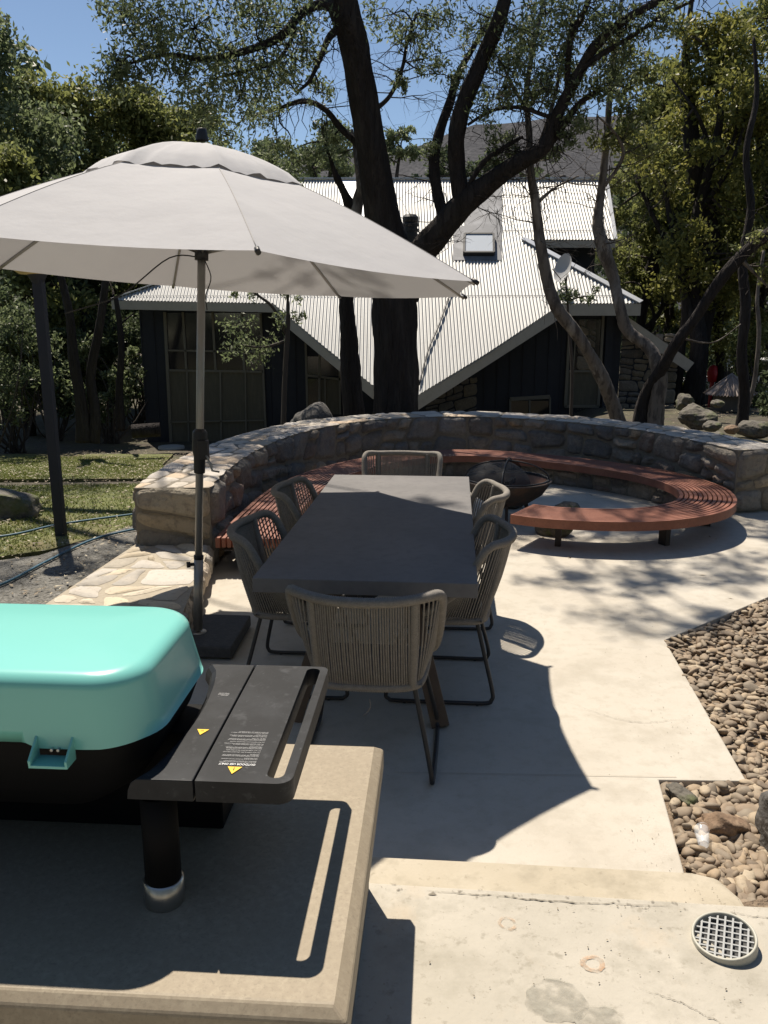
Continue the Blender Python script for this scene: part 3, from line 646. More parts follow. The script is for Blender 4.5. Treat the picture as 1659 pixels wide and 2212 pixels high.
# ------------------------------------------------------------------ rope chairs
def chair_geo():
    t = empty('rope_chair', (0, 0, 0), 'x', 'chair')
    half = [(0, -.31, .836), (.11, -.297, .836), (.20, -.262, .838), (.258, -.232, .844), (.296, -.195, .842), (.310, -.155, .812), (.308, -.122, .752), (.302, -.085, .682), (.292, -.03, .605), (.280, .05, .54), (.262, .14, .482), (.242, .228, .445)]
    full = [(-x, y, z) for x, y, z in half[::-1]][:-1] + half
    rim, L = resample(cr(full, 10), 380)
    b = MB(); rad = [.0205 + (.0022 if i % 2 else -.0012) for i in range(len(rim))]; b.tube(rim, rad, 9, c=(1, 1, 1)); b.build('rim', M_rope, t)
    lowh = [(0, -.185, .425), (.11, -.18, .425), (.185, -.158, .425), (.222, -.11, .425), (.235, 0, .425), (.24, .12, .425), (.242, .228, .43)]
    lowf = [(-x, y, z) for x, y, z in lowh[::-1]][:-1] + lowh
    low, L2 = resample(cr(lowf, 10), 240); b = MB(); b.tube(low, [.018 + (.002 if i % 2 else -.001) for i in range(240)], 8); b.tube([(-.242, .228, .43), (0, .235, .43), (.242, .228, .43)], .017, 8); b.build('seat_rail', M_rope, t)
    # corner posts (rope wound)
    for s_ in (-1, 1):
        b = MB(); pp, _ = resample(cr([(s_ * .205, -.252, .835), (s_ * .202, -.215, .64), (s_ * .194, -.155, .425)], 8), 80)
        b.tube(pp, [.0175 + (.002 if i % 2 else -.001) for i in range(80)], 8); b.build('back_post', M_rope, t)
    # strands
    S = []
    Lr = np.linspace(-1, 1, len(rim)); Ll = np.linspace(-1, 1, len(low))
    def rp(u): return np.array([np.interp(u, Lr, rim[:, k]) for k in range(3)])
    def lp(u): return np.array([np.interp(u, Ll, low[:, k]) for k in range(3)])
    ur = .205 / (L / 2); ul = .19 / (L2 / 2)
    b = MB()
    for i in range(37):
        f = -1 + 2 * (i + .5) / 37; a, c = rp(f * ur * .96), lp(f * ul * 1.0)
        mid = (a + c) / 2 + np.array([0, -.012, .0]); jx = random.uniform(-.0015, .0015)
        b.tube(cr([a, mid + [jx, 0, 0], c], 3), .0043, 5, cap=False)
    bs = b.build('back_strands', M_rope, t)
    for s_ in (-1, 1):
        b = MB(); m = 28
        for i in range(m):
            f = (i + .5) / m; a = rp(s_ * (ur * 1.08 + (1 - ur * 1.08) * f * .93)); c = lp(s_ * (ul * 1.1 + (1 - ul * 1.1) * min(1, f * 1.02)))
            mid = (a + c) / 2 + np.array([s_ * .006, 0, 0]); b.tube(cr([a, mid, c], 3), .0042, 5, cap=False)
        b.build('side_strands', M_rope, t)
    # seat
    b = MB()
    for i in range(26):
        y = -.15 + i * .0148; b.tube([(-.235, y, .43), (0, y, .418), (.235, y, .43)], .0045, 5, cap=False)
    b.build('seat_strands', M_rope, t)
    b = MB(); b.prism([(-.19, -.15), (.19, -.15), (.205, .2), (-.205, .2)][::1], .428, .47); b.build('seat_cushion', M_cush, t, bevel=.02)
    for s_ in (-1, 1):
        path = cr([(s_ * .200, -.13, .42), (s_ * .242, -.175, .24), (s_ * .278, -.215, .075), (s_ * .283, -.212, .03), (s_ * .285, -.18, .013), (s_ * .288, 0, .012), (s_ * .288, .26, .012), (s_ * .286, .31, .018), (s_ * .280, .322, .06), (s_ * .245, .25, .25), (s_ * .215, .18, .42)], 6)
        b = MB(); b.tube(path, .0105, 10); lg = b.build('leg', M_frame, t)
        b = MB(); b.tube([(s_ * .287, -.14, .0), (s_ * .287, -.14, .008)], .009, 8); b.tube([(s_ * .287, .23, .0), (s_ * .287, .23, .008)], .009, 8); b.build('foot_stud', M_frame, lg)
    return t
def copy_tree(o, parent=None):
    c = o.copy(); col.objects.link(c); c.parent = parent
    for ch in list(o.children): copy_tree(ch, c)
    return c
proto = chair_geo()
CHG = 'rope dining chairs around the table'
q_ = ta
places = [((-.06, 3.36), q_ + R(-1), 'grey rope chair nearest the camera, its back to us at the near table end'),
          (tuple(tb(.40, -.72)[:2]), q_ + R(90), 'nearer rope chair on the right long side of the table'),
          (tuple(tb(.43, .33)[:2]), q_ + R(92), 'rope chair on the right long side beside the fire pit, arms sunlit'),
          (tuple(tb(-.45, -.72)[:2]), q_ + R(-90), 'nearer rope chair on the left long side, next to the umbrella'),
          (tuple(tb(-.45, .33)[:2]), q_ + R(-91), 'farther rope chair on the left long side in front of the curved bench'),
          ((.135, 6.52), q_ + R(180), 'rope chair at the far end of the table, only its back top showing')]
for i, ((x, y), rz, lab) in enumerate(places):
    o = proto if i == 0 else copy_tree(proto)
    o.location = (x, y, 0); o.rotation_euler = (0, 0, rz); o['label'] = lab; o['group'] = CHG
# loose rope end below the nearest chair's back
b = MB(); b.tube(cr([(.02, -.2, .385), (.025, -.205, .35), (.01, -.21, .325), (-.005, -.215, .315)], 5), .0022, 5); lo_ = MB(); 
o = b.build('loose_cord', M_rope); o.parent = proto

# ------------------------------------------------------------------ concrete bench with barbecue
A8 = R(3.8); UX = Vector((math.cos(A8), -math.sin(A8), 0)); VX = Vector((math.sin(A8), math.cos(A8), 0))
def L2(u, v, z=0): return UX * u + VX * v + Vector((0, 0, z))
def xf(b, z0=0): b.v = [tuple(L2(p[0], p[1], p[2])) for p in b.v]; return b
sb = empty('concrete_bench', L2(-.8, 1.65, 0), 'thick polished concrete bench top carrying the teal barbecue', 'bench')
b = MB()
def ring(u0, u1, v0, v1, z): return [(u0, v0, z), (u1, v0, z), (u1, v1, z), (u0, v1, z)]
# chamfered top slab
r1 = ring(-2.6, -.141, 1.175, 2.11, .672); r2 = ring(-2.6, -.141, 1.175, 2.11, .732); r3 = ring(-2.575, -.166, 1.196, 2.090, .75)
b.add(r1 + r2 + r3, [(3, 2, 1, 0), (0, 1, 5, 4), (1, 2, 6, 5), (2, 3, 7, 6), (3, 0, 4, 7), (4, 5, 9, 8), (5, 6, 10, 9), (6, 7, 11, 10), (7, 4, 8, 11), (8, 9, 10, 11)])
xf(b).build('bench_top', M_slab, sb, bevel=.005)
b = MB(); b.box((-1.37, 1.66, .333), (2.38, .80, .664)); xf(b).build('bench_base', M_slab, sb)

bq = empty('barbecue', L2(-.9, 1.65, .75), 'portable barbecue with a glossy teal lid and black side shelf', 'barbecue')
# lid: lofted rounded rectangle
def rrect(u0, u1, v0, v1, r, n=10):
    pts = []
    for cx_, cy_, a0 in ((u1 - r, v0 + r, -90), (u1 - r, v1 - r, 0), (u0 + r, v1 - r, 90), (u0 + r, v0 + r, 180)):
        for k in range(n + 1): a = R(a0 + 90 * k / n); pts.append((cx_ + r * math.cos(a), cy_ + r * math.sin(a)))
    # extra stations along the front edge for the bracket tab
    tail = pts[-1]; x0_, x1_ = u0 + r, u1 - r
    for f in (.35, .55, .70, .76, .775, .79, .82, .9, .95): pts.append((x0_ + (x1_ - x0_) * f, v0))
    return pts
lidp = [(-1.45, -.543, 1.425, 1.868, .105, 1.088), (-1.45, -.5435, 1.425, 1.868, .105, 1.10)]
for k in range(1, 5): t_ = k / 4; lidp.append((-1.445, -.5435 - .020 * t_, 1.425 - .004 * t_, 1.868 - .020 * t_, .105, 1.10 + .112 * t_))
for k in range(1, 9):
    a_ = R(90 * k / 8); q_ = .034 * (1 - math.cos(a_)); lidp.append((-1.44 + q_, -.5635 - q_, 1.421 + q_, 1.848 - q_, .105 - q_ * .6, 1.212 + .030 * math.sin(a_)))
for q_ in (.03, .07, .11, .15): lidp.append((-1.40 + q_, -.5975 - q_, 1.455 + q_, 1.814 - q_, max(.02, .085 - q_ * .5), 1.242 + .012 * math.sin(q_ / .15 * 1.57)))
b = MB(); rows = []
for (u0, u1, v0, v1, r_, z_) in lidp: rows.append([(x, y, z_) for x, y in rrect(u0, u1, v0, v1, r_)])
m = len(rows[0]); vs = []
for ri, r_ in enumerate(rows):
    for (x, y, z) in r_:
        if ri == 0 and y < 1.47 and x < -.79: z += .034 * min(1, (-.79 - x) / .015)     # raised lower edge left of the handle bracket
        if ri == 0: z += .012 * max(0, min(1, (x + .66) / .09)) * (1 if y < 1.6 else 1)
        vs.append((x, y, z))
# lid shell also needs enough verts on the front edge
b.add(vs, [(i * m + j, i * m + (j + 1) % m, (i + 1) * m + (j + 1) % m, (i + 1) * m + j) for i in range(len(rows) - 1) for j in range(m)] + [tuple((len(rows) - 1) * m + j for j in range(m))], smooth=True)
lid = xf(b).build('lid', M_teal, bq)

b = MB(); b.prism([(-.775, 1.388), (-.70, 1.388), (-.70, 1.43), (-.775, 1.43)], 1.066, 1.072)
for u in (-.775, -.703):
    b.add([(u, 1.388, 1.066), (u + .005, 1.388, 1.066), (u + .005, 1.428, 1.066), (u, 1.428, 1.066), (u, 1.386, 1.082), (u + .005, 1.386, 1.082), (u + .005, 1.428, 1.118), (u, 1.428, 1.118)], [(3, 2, 1, 0), (4, 5, 6, 7), (0, 1, 5, 4), (1, 2, 6, 5), (2, 3, 7, 6), (3, 0, 4, 7)])
hb = xf(b).build('handle_bracket', M_teal, lid, bevel=.001)
b = MB()
for u in (-.742, -.729): b.tube([(u, 1.428, 1.088), (u, 1.418, 1.088)], .003, 8)
xf(b).build('screw', M_steel, hb)
# body casting
b = MB(); prof = [(-1.43, -.565, 1.455, 1.85, .09, 1.10), (-1.44, -.56, 1.45, 1.855, .09, 1.07), (-1.42, -.575, 1.46, 1.85, .09, 1.03), (-1.38, -.62, 1.49, 1.82, .08, .96), (-1.3, -.7, 1.53, 1.78, .07, .90)]
rows = [[(x, y, p[5]) for x, y in rrect(*p[:5])] for p in prof]
b.add([p for r_ in rows for p in r_], [(i * m + j, (i + 1) * m + j, (i + 1) * m + (j + 1) % m, i * m + (j + 1) % m) for i in range(len(rows) - 1) for j in range(m)] + [tuple((len(rows) - 1) * m + j for j in reversed(range(m)))], smooth=True)
xf(b).build('firebox', M_cast, bq)
# shelf: outer panel with slot, as polygons with a hole -> strip construction
def slot_panel():
    u0, u1, v0, v1 = -.453, -.268, 1.392, 1.938; zt, zb = 1.05, 1.006
    out = []; n = 10
    def arc(cx_, cy_, r, a0, a1): return [(cx_ + r * math.cos(R(a0 + (a1 - a0) * k / n)), cy_ + r * math.sin(R(a0 + (a1 - a0) * k / n))) for k in range(n + 1)]
    outer = [(u0, v0)] + arc(u1 - .03, v0 + .03, .03, -90, 0) + arc(u1 - .022, v1 - .022, .022, 0, 90) + [(u0, v1)]
    s0, s1, w0, w1, r = -.3205, -.287, 1.412, 1.926, .01675
    hole = arc((s0 + s1) / 2, w0 + r, r, 180, 360) + arc((s0 + s1) / 2, w1 - r, r, 0, 180)
    vo = [Vector((x, y, 0)) for x, y in outer]; vh = [Vector((x, y, 0)) for x, y in hole]
    tr = tessellate_polygon([vo, vh]); allp = outer + hole; N_ = len(allp)
    b = MB(); b.v = [(x, y, zt) for x, y in allp] + [(x, y, zb) for x, y in allp]
    def F(f, sm=False): b.f.append(f); b.c.append((1, 1, 1)); b.sm.append(sm)
    for t in tr:
        a, c, d = [Vector((*allp[i], 0)) for i in t]
        if (c - a).cross(d - a).z < 0: t = t[::-1]
        F(tuple(t))
    no = len(outer)
    for i in range(no): j = (i + 1) % no; F((i + N_, j + N_, j, i), False)
    nh = len(hole)
    for i in range(nh): j = (i + 1) % nh; F((no + i, no + j, no + j + N_, no + i + N_), False)
    return b
xf(slot_panel()).build('side_shelf', M_black, bq, bevel=.0025)
# inner fixed flare
b = MB(); prof = [(-.4575, 1.006), (-.4575, 1.05), (-.505, 1.05), (-.520, 1.0492), (-.531, 1.041), (-.538, 1.024), (-.540, 1.006)]
nv = 14; vs = []
for j in range(nv + 1):
    v = 1.392 + (1.938 - 1.392) * j / nv; tt = 1 - math.sin(math.pi * j / nv) ** .55
    for (u, z) in prof: vs.append((u - (.048 * tt if u < -.51 else 0), v, z))
W = len(prof); b.add(vs, [(j * W + i, j * W + i + 1, (j + 1) * W + i + 1, (j + 1) * W + i) for j in range(nv) for i in range(W - 1)] + [tuple(range(W))[::-1], tuple(nv * W + i for i in range(W))], smooth=False)
xf(b).build('shelf_flange', M_black, bq, bevel=.002)
b = MB(); b.box((-.50, 1.65, .965), (.13, .30, .03)); xf(b).build('shelf_bracket', M_cast, bq)
b = MB(); b.box((-.945, 1.755, .872), (.92, .15, .24)); xf(b).build('stand', M_cast, bq, bevel=.004)
for (u, v) in ((-.543, 1.437), (-1.30, 1.437)):
    b = MB(); b.tube([(u, v, .80), (u, v, .995)], .036, 28); lg = xf(b).build('leg', M_cast, bq)
    b = MB(); b.lathe([(.0, 0), (.0385, 0), (.040, .002), (.040, .052), (.036, .054)], (u, v, .75), 32); xf(b).build('foot', M_steel, lg)
# printed text (reads from the far side, so upside down to the camera)
def text(s_, u, v, z, wd, ht, mat_, parent, name, bold=0):
    cu = bpy.data.curves.new(name, 'FONT'); cu.body = s_; cu.size = 1; cu.align_x = 'LEFT'; cu.space_line = .95; cu.offset = bold; cu.resolution_u = 2
    tmp = bpy.data.objects.new(name + '_tmp', cu); col.objects.link(tmp)
    dg = bpy.context.evaluated_depsgraph_get(); me = bpy.data.meshes.new_from_object(tmp.evaluated_get(dg)); bpy.data.objects.remove(tmp)
    me.materials.clear(); me.materials.append(mat_)
    xs = [q.co.x for q in me.vertices]; ys = [q.co.y for q in me.vertices]
    me.transform(Matrix.Diagonal((wd / (max(xs) - min(xs)), ht / (max(ys) - min(ys)), 1, 1)) @ Matrix.Translation((-min(xs), -max(ys), 0)))
    ob = bpy.data.objects.new(name, me); col.objects.link(ob)      # origin = top left of the block; it reads from the far side
    me.transform(Matrix.Translation(L2(u, v, z) - wloc(parent)) @ Matrix.Rotation(math.pi - A8, 4, 'Z')); ob.parent = parent
    return ob
shelf = [o for o in bq.children if o.name.startswith('side_shelf')][0]
flange = [o for o in bq.children if o.name.startswith('shelf_flange')][0]
text('OUTDOOR USE ONLY', -.350, 1.4510, 1.0515, .073, .0072, M_white, shelf, 'heading_print', .012)
lines = ['DO NOT OPERATE THIS APPLIANCE BEFORE', 'READING THE INSTRUCTION BOOKLET', '', 'DO NOT PLACE ARTICLES ON OR AGAINST', 'THIS APPLIANCE', '', 'DO NOT STORE CHEMICALS OR FLAMMABLE', 'MATERIALS OR SPRAY AEROSOLS NEAR THIS', 'APPLIANCE', '', 'DO NOT OPERATE THE APPLIANCE INDOORS', '', 'DO NOT OPERATE IN AN ENCLOSED AREA', '', 'DO NOT OPERATE THIS APPLIANCE BEFORE', 'LEAK CHECKING HOSES AND GAS CYLINDER', 'CONNECTIONS', '', 'DO NOT COVER COOKING SURFACE', 'DO NOT ALLOW COOKING FROM THE OUTSIDE', '', 'DO NOT IGNITE WITH THE HOOD DOWN', '', 'DO NOT COOK ON THE BARBECUE WITH THE', 'HOOD CLOSED UNLESS THE OUTER BURNERS', 'ARE SET TO LOW', '', 'DO NOT USE THE CENTRAL BURNER WHEN', 'COOKING WITH THE HOOD DOWN (CERTAIN', 'MODEL ONLY)', '', 'FAILURE TO FOLLOW THE ABOVE WILL RESULT', 'IN HEAT DAMAGE TO THE BARBECUE']
text('\n'.join(lines), -.3505, 1.4615, 1.0515, .082, .1255, M_print, shelf, 'warning_print')
text('CAUTION\nHOT SURFACE\nWHEN IN USE', -.4800, 1.7540, 1.0515, .0255, .0155, M_print, flange, 'caution_print')
def tri(u, v, hw, h_, parent, mark):
    b = MB(); vb, va = v + h_ * .333, v - h_ * .667
    b.add([(u - hw, vb, 1.0518), (u + hw, vb, 1.0518), (u, va, 1.0518)], [(0, 2, 1)]); t_ = xf(b).build('warning_triangle', M_yellow, parent)
    b = MB()
    if mark: b.box((u, v - .0015, 1.0526), (.0015, .0070, .0004)); b.box((u, v + .0042, 1.0526), (.0015, .0014, .0004))
    else:
        for k in (-1, 0, 1): b.box((u + k * .0026, v + .0005, 1.0526), (.0006, .005, .0004))
    xf(b).build('warning_mark', M_iron, t_)
tri(-.388, 1.4360, .0145, .0262, shelf, True); tri(-.4925, 1.5828, .0130, .0245, flange, False)

# ------------------------------------------------------------------ hose, lamp post, lawn rock
def hose(pts, lab):
    P = []
    for x, y in cr(pts, 8): P.append((x, y, float(gz(x, y)) + .055))
    b = MB(); b.tube(P, .011, 8); tag(b.build('garden_hose', M_hose), lab, 'hose', 'blue hoses on the ground')
hose([(-5.2, 6.6), (-4.3, 7.0), (-3.48, 7.26), (-3.14, 7.75), (-2.6, 8.25), (-2.2, 8.6)], 'blue hose on the lawn passing the foot of the lamp post')
hose([(-3.6, 5.2), (-3.1, 5.5), (-2.84, 5.84), (-2.74, 6.44), (-2.6, 7.15), (-2.3, 7.6), (-2.0, 7.8)], 'blue hose lying along the gravel beside the stone ledge')
lp_ = empty('lamp_post', (-2.99, 7.43, -.07), 'dark slim lamp post with a flat amber lamp standing on the lawn', 'lamp')
b = MB(); b.box((-2.99, 7.43, 1.11), (.085, .085, 2.36)); b.build('post', M_navy, lp_, bevel=.004)
b = MB(); b.lathe([(.045, 2.22), (.075, 2.285), (.09, 2.30)], (-2.995, 7.43, 0), 20); b.build('lamp_neck', M_navy, lp_)
b = MB(); b.lathe([(.02, 2.292), (.11, 2.30), (.15, 2.33), (.155, 2.36), (.12, 2.40), (0, 2.42)], (-3.03, 7.42, 0), 28); b.build('lamp_shade', M_lamp, lp_)
rock('boulder', (-3.95, 8.35, .02), (.42, .34, .24), M_rock, 4, 'grey rounded boulder on the lawn at the left edge of the frame')

# ------------------------------------------------------------------ house
ZV, YV, SL = .455, 17.0, .84
def onroof(x, y, off=0):
    d = ray(x, y); k = (ZV - SL * YV + off - CH) / (d.z - SL * d.y); return Vector((0, 0, CH)) + d * k
house = empty('house', (1.2, 19.9, -.9), 'dark house with a steep silver corrugated iron roof behind the stone wall', 'house')
RP = [(240, 648), (590, 655), (700, 748), (805, 832), (903, 853), (1050, 764), (1195, 668), (1212, 655), (1385, 655), (1130, 517), (1330, 518), (1310, 388), (600, 388), (500, 470), (345, 612)]
RW = [onroof(*p) for p in RP]; poly = [(p.x, p.y) for p in RW]
def cols_at(x):
    ys = []
    for i in range(len(poly)):
        (x1, y1), (x2, y2) = poly[i], poly[(i + 1) % len(poly)]
        if (x1 <= x) != (x2 <= x): ys.append(y1 + (y2 - y1) * (x - x1) / (x2 - x1))
    return sorted(ys)
b = MB(); x0 = min(p[0] for p in poly); x1 = max(p[0] for p in poly); st = .076 / 6; nrm = Vector((0, -SL, 1)).normalized()
x = x0 + .01; prev = None
while x < x1:
    ys = cols_at(x); h = .011 * math.cos(2 * math.pi * x / .076)
    cur = []
    for k in range(0, len(ys) - 1, 2):
        cur.append([Vector((x, y, ZV + SL * (y - YV))) + nrm * h for y in (ys[k], ys[k + 1])])
    if prev is not None and len(prev) == len(cur) and len(cur):
        for (a, b2), (c, d) in zip(prev, cur): b.add([a, c, d, b2], [(0, 1, 2, 3)], smooth=True)
    prev = cur; x += st
# weld neighbouring columns for smooth shading
ro = b.build('roof', M_roof, house)
bm = bmesh.new(); bm.from_mesh(ro.data); bmesh.ops.remove_doubles(bm, verts=bm.verts[:], dist=.0005); bm.to_mesh(ro.data); bm.free()
b = MB(); tr = tessellate_polygon([[Vector((p[0], p[1], 0)) for p in poly]])
b.add([Vector((p[0], p[1], ZV + SL * (p[1] - YV) - .045)) for p in poly], [t for t in tr]); b.build('soffit', M_fascia, ro)
def fascia(p, q, h, th=.03, name='fascia'):
    P, Q = onroof(*p), onroof(*q); b = MB(); d = (Q - P); nn = Vector((d.y, -d.x, 0)).normalized() * th
    vs = []
    for a in (P, Q):
        for off in (Vector((0, 0, -.012)), Vector((0, 0, -.012 - h))):
            vs += [a + off, a + off - nn]
    b.add(vs, [(0, 2, 6, 4), (1, 5, 7, 3), (0, 4, 5, 1), (2, 3, 7, 6), (0, 1, 3, 2), (4, 6, 7, 5)]); return b.build(name, M_fascia, house)
fascia((240, 648), (590, 655), .19); fascia((590, 655), (805, 832), .27); fascia((805, 832), (903, 853), .27); fascia((903, 853), (1195, 668), .30); fascia((1195, 668), (1212, 655), .30)
fascia((1212, 655), (1385, 655), .26); fascia((1155, 519), (1330, 519), .16)
b = MB(); b.beam(onroof(1130, 517) + Vector((0, 0, .03)), onroof(1385, 655) + Vector((0, 0, .03)), .16, .025, up=(0, -.5, 1)); b.beam(onroof(600, 387) + Vector((0, 0, .02)), onroof(1312, 387) + Vector((0, 0, .02)), .12, .03)
b.beam(onroof(240, 647) + Vector((0, 0, .02)), onroof(345, 611) + Vector((0, 0, .02)), .12, .025); b.beam(onroof(1310, 388) + Vector((0, 0, .02)), onroof(1330, 518) + Vector((0, 0, .02)), .08, .03); b.build('ridge_cap', M_flashb, ro)
b = MB()
for Yl in (19.4, 21.3):
    ys_ = [p[0] for p in poly]; seg = None; xx = min(ys_) + .1
    while xx < max(ys_) - .1:
        c_ = cols_at(xx); ins = any(c_[k] < Yl < c_[k + 1] - .05 for k in range(0, len(c_) - 1, 2))
        if ins and seg is None: seg = xx
        if (not ins) and seg is not None:
            if xx - seg > .5: b.beam(Vector((seg, Yl, ZV + SL * (Yl - YV))) + nrm * .010, Vector((xx - .1, Yl, ZV + SL * (Yl - YV))) + nrm * .010, .012, .006, up=tuple(nrm))
            seg = None
        xx += .05
b.build('sheet_lap', M_flash, ro)
# rear roof plane falling away behind the ridge, and side planes
ra, rb_ = onroof(500, 388), onroof(1310, 388)
b = MB(); b.add([ra, rb_, rb_ + Vector((.4, 6, -5)), ra + Vector((-.4, 6, -5))], [(0, 1, 2, 3)]); b.build('rear_roof', M_roof, house)
# right barge board
g1, g2 = atY(1340, 688, 19.6), atY(1492, 793, 19.2)
b = MB(); b.beam(g1, g2, .05, .24, up=(0, 0, 1)); b.build('barge_board', M_fascia, house)
g0 = atY(1340, 676, 19.6); g3 = atY(1492, 780, 19.2)
b = MB(); b.add([g0, g3, g3 + Vector((.2, 5, .6)), g0 + Vector((0, 5, 2.0))], [(0, 1, 2, 3)]); b.build('side_roof', M_roof, house)
WY = 19.9
def wp(x, y, Y=WY): return atY(x, y, Y)
b = MB()
bl = wp(302, 672); tr_ = wp(1338, 672)
b.add([(bl.x, WY, -1.2), (wp(1345, 690).x, WY, -1.2), (wp(1345, 690).x, WY, 2.42), (bl.x, WY, 2.42)], [(0, 1, 2, 3)])
e1, e2 = wp(1345, 700), wp(1462, 790)
b.add([(e1.x, WY, -1.2), (e2.x, WY, -1.2), (e2.x, WY, e2.z), (e1.x, WY, e1.z)], [(0, 1, 2, 3)])
b.add([(bl.x, WY, -1.2), (bl.x, WY + 6, -1.2), (bl.x, WY + 6, 2.42), (bl.x, WY, 2.42)], [(3, 2, 1, 0)])
b.build('wall', M_navy, house)
u1, u2 = atY(1150, 520, 21.6), atY(1287, 520, 21.6)
b = MB(); b.add([(u1.x, 21.6, 2.2), (u2.x, 21.6, 2.2), (u2.x, 21.6, 4.1), (u1.x, 21.6, 4.1)], [(0, 1, 2, 3)]); b.add([(u2.x, 21.6, 2.2), (u2.x, 24, 2.2), (u2.x, 24, 4.2), (u2.x, 21.6, 4.1)], [(0, 1, 2, 3)]); b.build('upper_wall', M_navy, house)
# cladding boards
b = MB()
for k in range(60):
    xx = bl.x + k * .3
    if xx < e1.x: b.box((xx, WY - .012, .6), (.03, .02, 3.5))
b.build('cladding_batten', M_navy, house)
def window(frames, panes, label=None):
    b = MB()
    for (x1_, y1_, x2_, y2_, wd) in frames: b.beam(wp(x1_, y1_, WY - .06), wp(x2_, y2_, WY - .06), wd, .05, up=(0, 1, 0))
    f = b.build('window', M_wframe, house)
    for (x1_, y1_, x2_, y2_, m_) in panes:
        b = MB(); P = [wp(x1_, y1_, WY - .035), wp(x2_, y1_, WY - .035), wp(x2_, y2_, WY - .035), wp(x1_, y2_, WY - .035)]; b.add(P, [(3, 2, 1, 0)]); b.build('pane' if m_ is M_glass else 'curtain', m_, f)
window([(356, 674, 370, 962, .07), (395, 674, 403, 800, .05), (459, 674, 466, 800, .05), (522, 677, 528, 800, .05), (563, 677, 574, 930, .05), (362, 757, 567, 760, .04), (364, 800, 569, 803, .05), (404, 802, 408, 958, .03), (476, 802, 478, 950, .04), (530, 802, 532, 940, .03), (368, 912, 574, 908, .03)],
       [(358, 676, 566, 800, M_glass), (366, 803, 570, 962, M_curtain)])
window([(660, 730, 664, 880, .05), (690, 756, 690, 890, .05), (733, 783, 735, 895, .04), (664, 811, 742, 820, .05), (702, 815, 703, 890, .03)], [(662, 770, 734, 812, M_glass), (665, 818, 690, 895, M_glass), (691, 820, 734, 895, M_curtain)])
window([(1231, 700, 1221, 878, .07), (1303, 682, 1292, 878, .06), (1226, 802, 1298, 802, .05), (1220, 878, 1293, 878, .06), (1243, 725, 1238, 802, .03)], [(1232, 690, 1302, 802, M_glass), (1224, 804, 1294, 877, M_curtain)])
window([(1102, 862, 1188, 857, .09), (1102, 862, 1102, 905, .04), (1144, 862, 1144, 905, .04), (1188, 858, 1188, 905, .04)], [(1104, 866, 1186, 905, M_glass)])
b = MB(); b.box(wp(1314, 760, WY - .05), (.18, .08, 3.4)); b.build('corner_post', M_navy, house)
def stonepanel(x1_, y1_, x2_, y2_, seed, Y=WY - .02):
    A, B = wp(x1_, y2_, Y), wp(x2_, y1_, Y); b = MB(); W_, H_ = B.x - A.x, B.z - A.z
    masonry(b, lambda u, v: ((A.x + u, Y, A.z + v), (0, -1, 0)), W_, H_, .42, seed, protr=.03, res=3, pal=[(.16, .14, .12), (.2, .17, .13), (.13, .12, .11)]); b.build('stone_panel', M_stone, house, colors=True)
stonepanel(918, 815, 1032, 925, 71); stonepanel(1244, 690, 1290, 800, 72, WY - .03); stonepanel(1330, 720, 1470, 925, 73, WY - .015)  # middle panel: stone reflection in the window glass, built as solid stones; others veneer
# skylight and flashing
def patch(pts, m_, off, name, parent):
    b = MB(); b.add([onroof(x, y) + nrm * off for x, y in pts], [tuple(range(len(pts)))[::-1]]); return b.build(name, m_, parent)
patch([(1010, 390), (1085, 390), (1083, 563), (978, 563), (980, 495), (1004, 488)], M_flash, .016, 'flashing', ro)
patch([(735, 390), (806, 390), (812, 520), (735, 520)], M_flashb, .016, 'flashing', ro)
sk = MB(); c4 = [onroof(*p) + nrm * .02 for p in ((1003, 513), (1065, 513), (1066, 553), (1002, 553))]
for i in range(4): sk.beam(c4[i] + nrm * .05, c4[(i + 1) % 4] + nrm * .05, .05, .11, up=tuple(nrm))
skf = sk.build('skylight', M_frame, house)
b = MB(); b.add([p + nrm * .085 for p in c4], [(3, 2, 1, 0)]); b.build('glass', mat('skylight_glass', (.62, .66, .70), .12, spec=.8), skf)
# flue
fb = onroof(886, 545); b = MB(); b.lathe([(.17, -.5), (.17, .30), (.20, .30), (.20, .36), (.17, .36), (.17, .42), (.20, .42), (.20, .48), (.17, .48), (.17, .54), (.20, .54), (.20, .60), (.17, .62), (.19, .66), (.19, .74), (.14, .80), (0, .82)], (fb.x, fb.y, fb.z + .05), 24, smooth=False); b.build('chimney', M_dark, house)
fb = onroof(1225, 392) + Vector((0, .6, -.4)); b = MB(); b.lathe([(.05, 0), (.05, .55), (.09, .56), (.09, .64), (0, .66)], fb, 14); b.build('vent_pipe', M_iron, house)
# satellite dish stands on the roof, fixed
ds = onroof(1222, 622); b = MB(); b.tube([ds, ds + Vector((.02, 0, .34))], .018, 8); dm = b.build('dish_mast', M_iron, house)
dd = ds + Vector((-.04, -.05, .42)); ax = Vector((-.88, -.42, .25)).normalized(); xa = ax.cross(Vector((0, 0, 1))).normalized(); ya = ax.cross(xa)
b = MB(); n_ = 24; rg = []
for i in range(6):
    r_ = .30 * i / 5; rg.append([dd + xa * (r_ * math.cos(a)) + ya * (r_ * 1.1 * math.sin(a)) + ax * (r_ * r_ * .9) for a in np.linspace(0, 2 * math.pi, n_, endpoint=False)])
b.add([p for q in rg for p in q], [(i * n_ + j, i * n_ + (j + 1) % n_, (i + 1) * n_ + (j + 1) % n_, (i + 1) * n_ + j) for i in range(5) for j in range(n_)], smooth=True)
b.build('satellite_dish', mat('dish_grey', (.42, .42, .42), .5), dm); b = MB(); b.tube([dd + ya * .28, dd + ax * .35 + ya * .1], .01, 6); b.build('dish_arm', M_iron, dm)
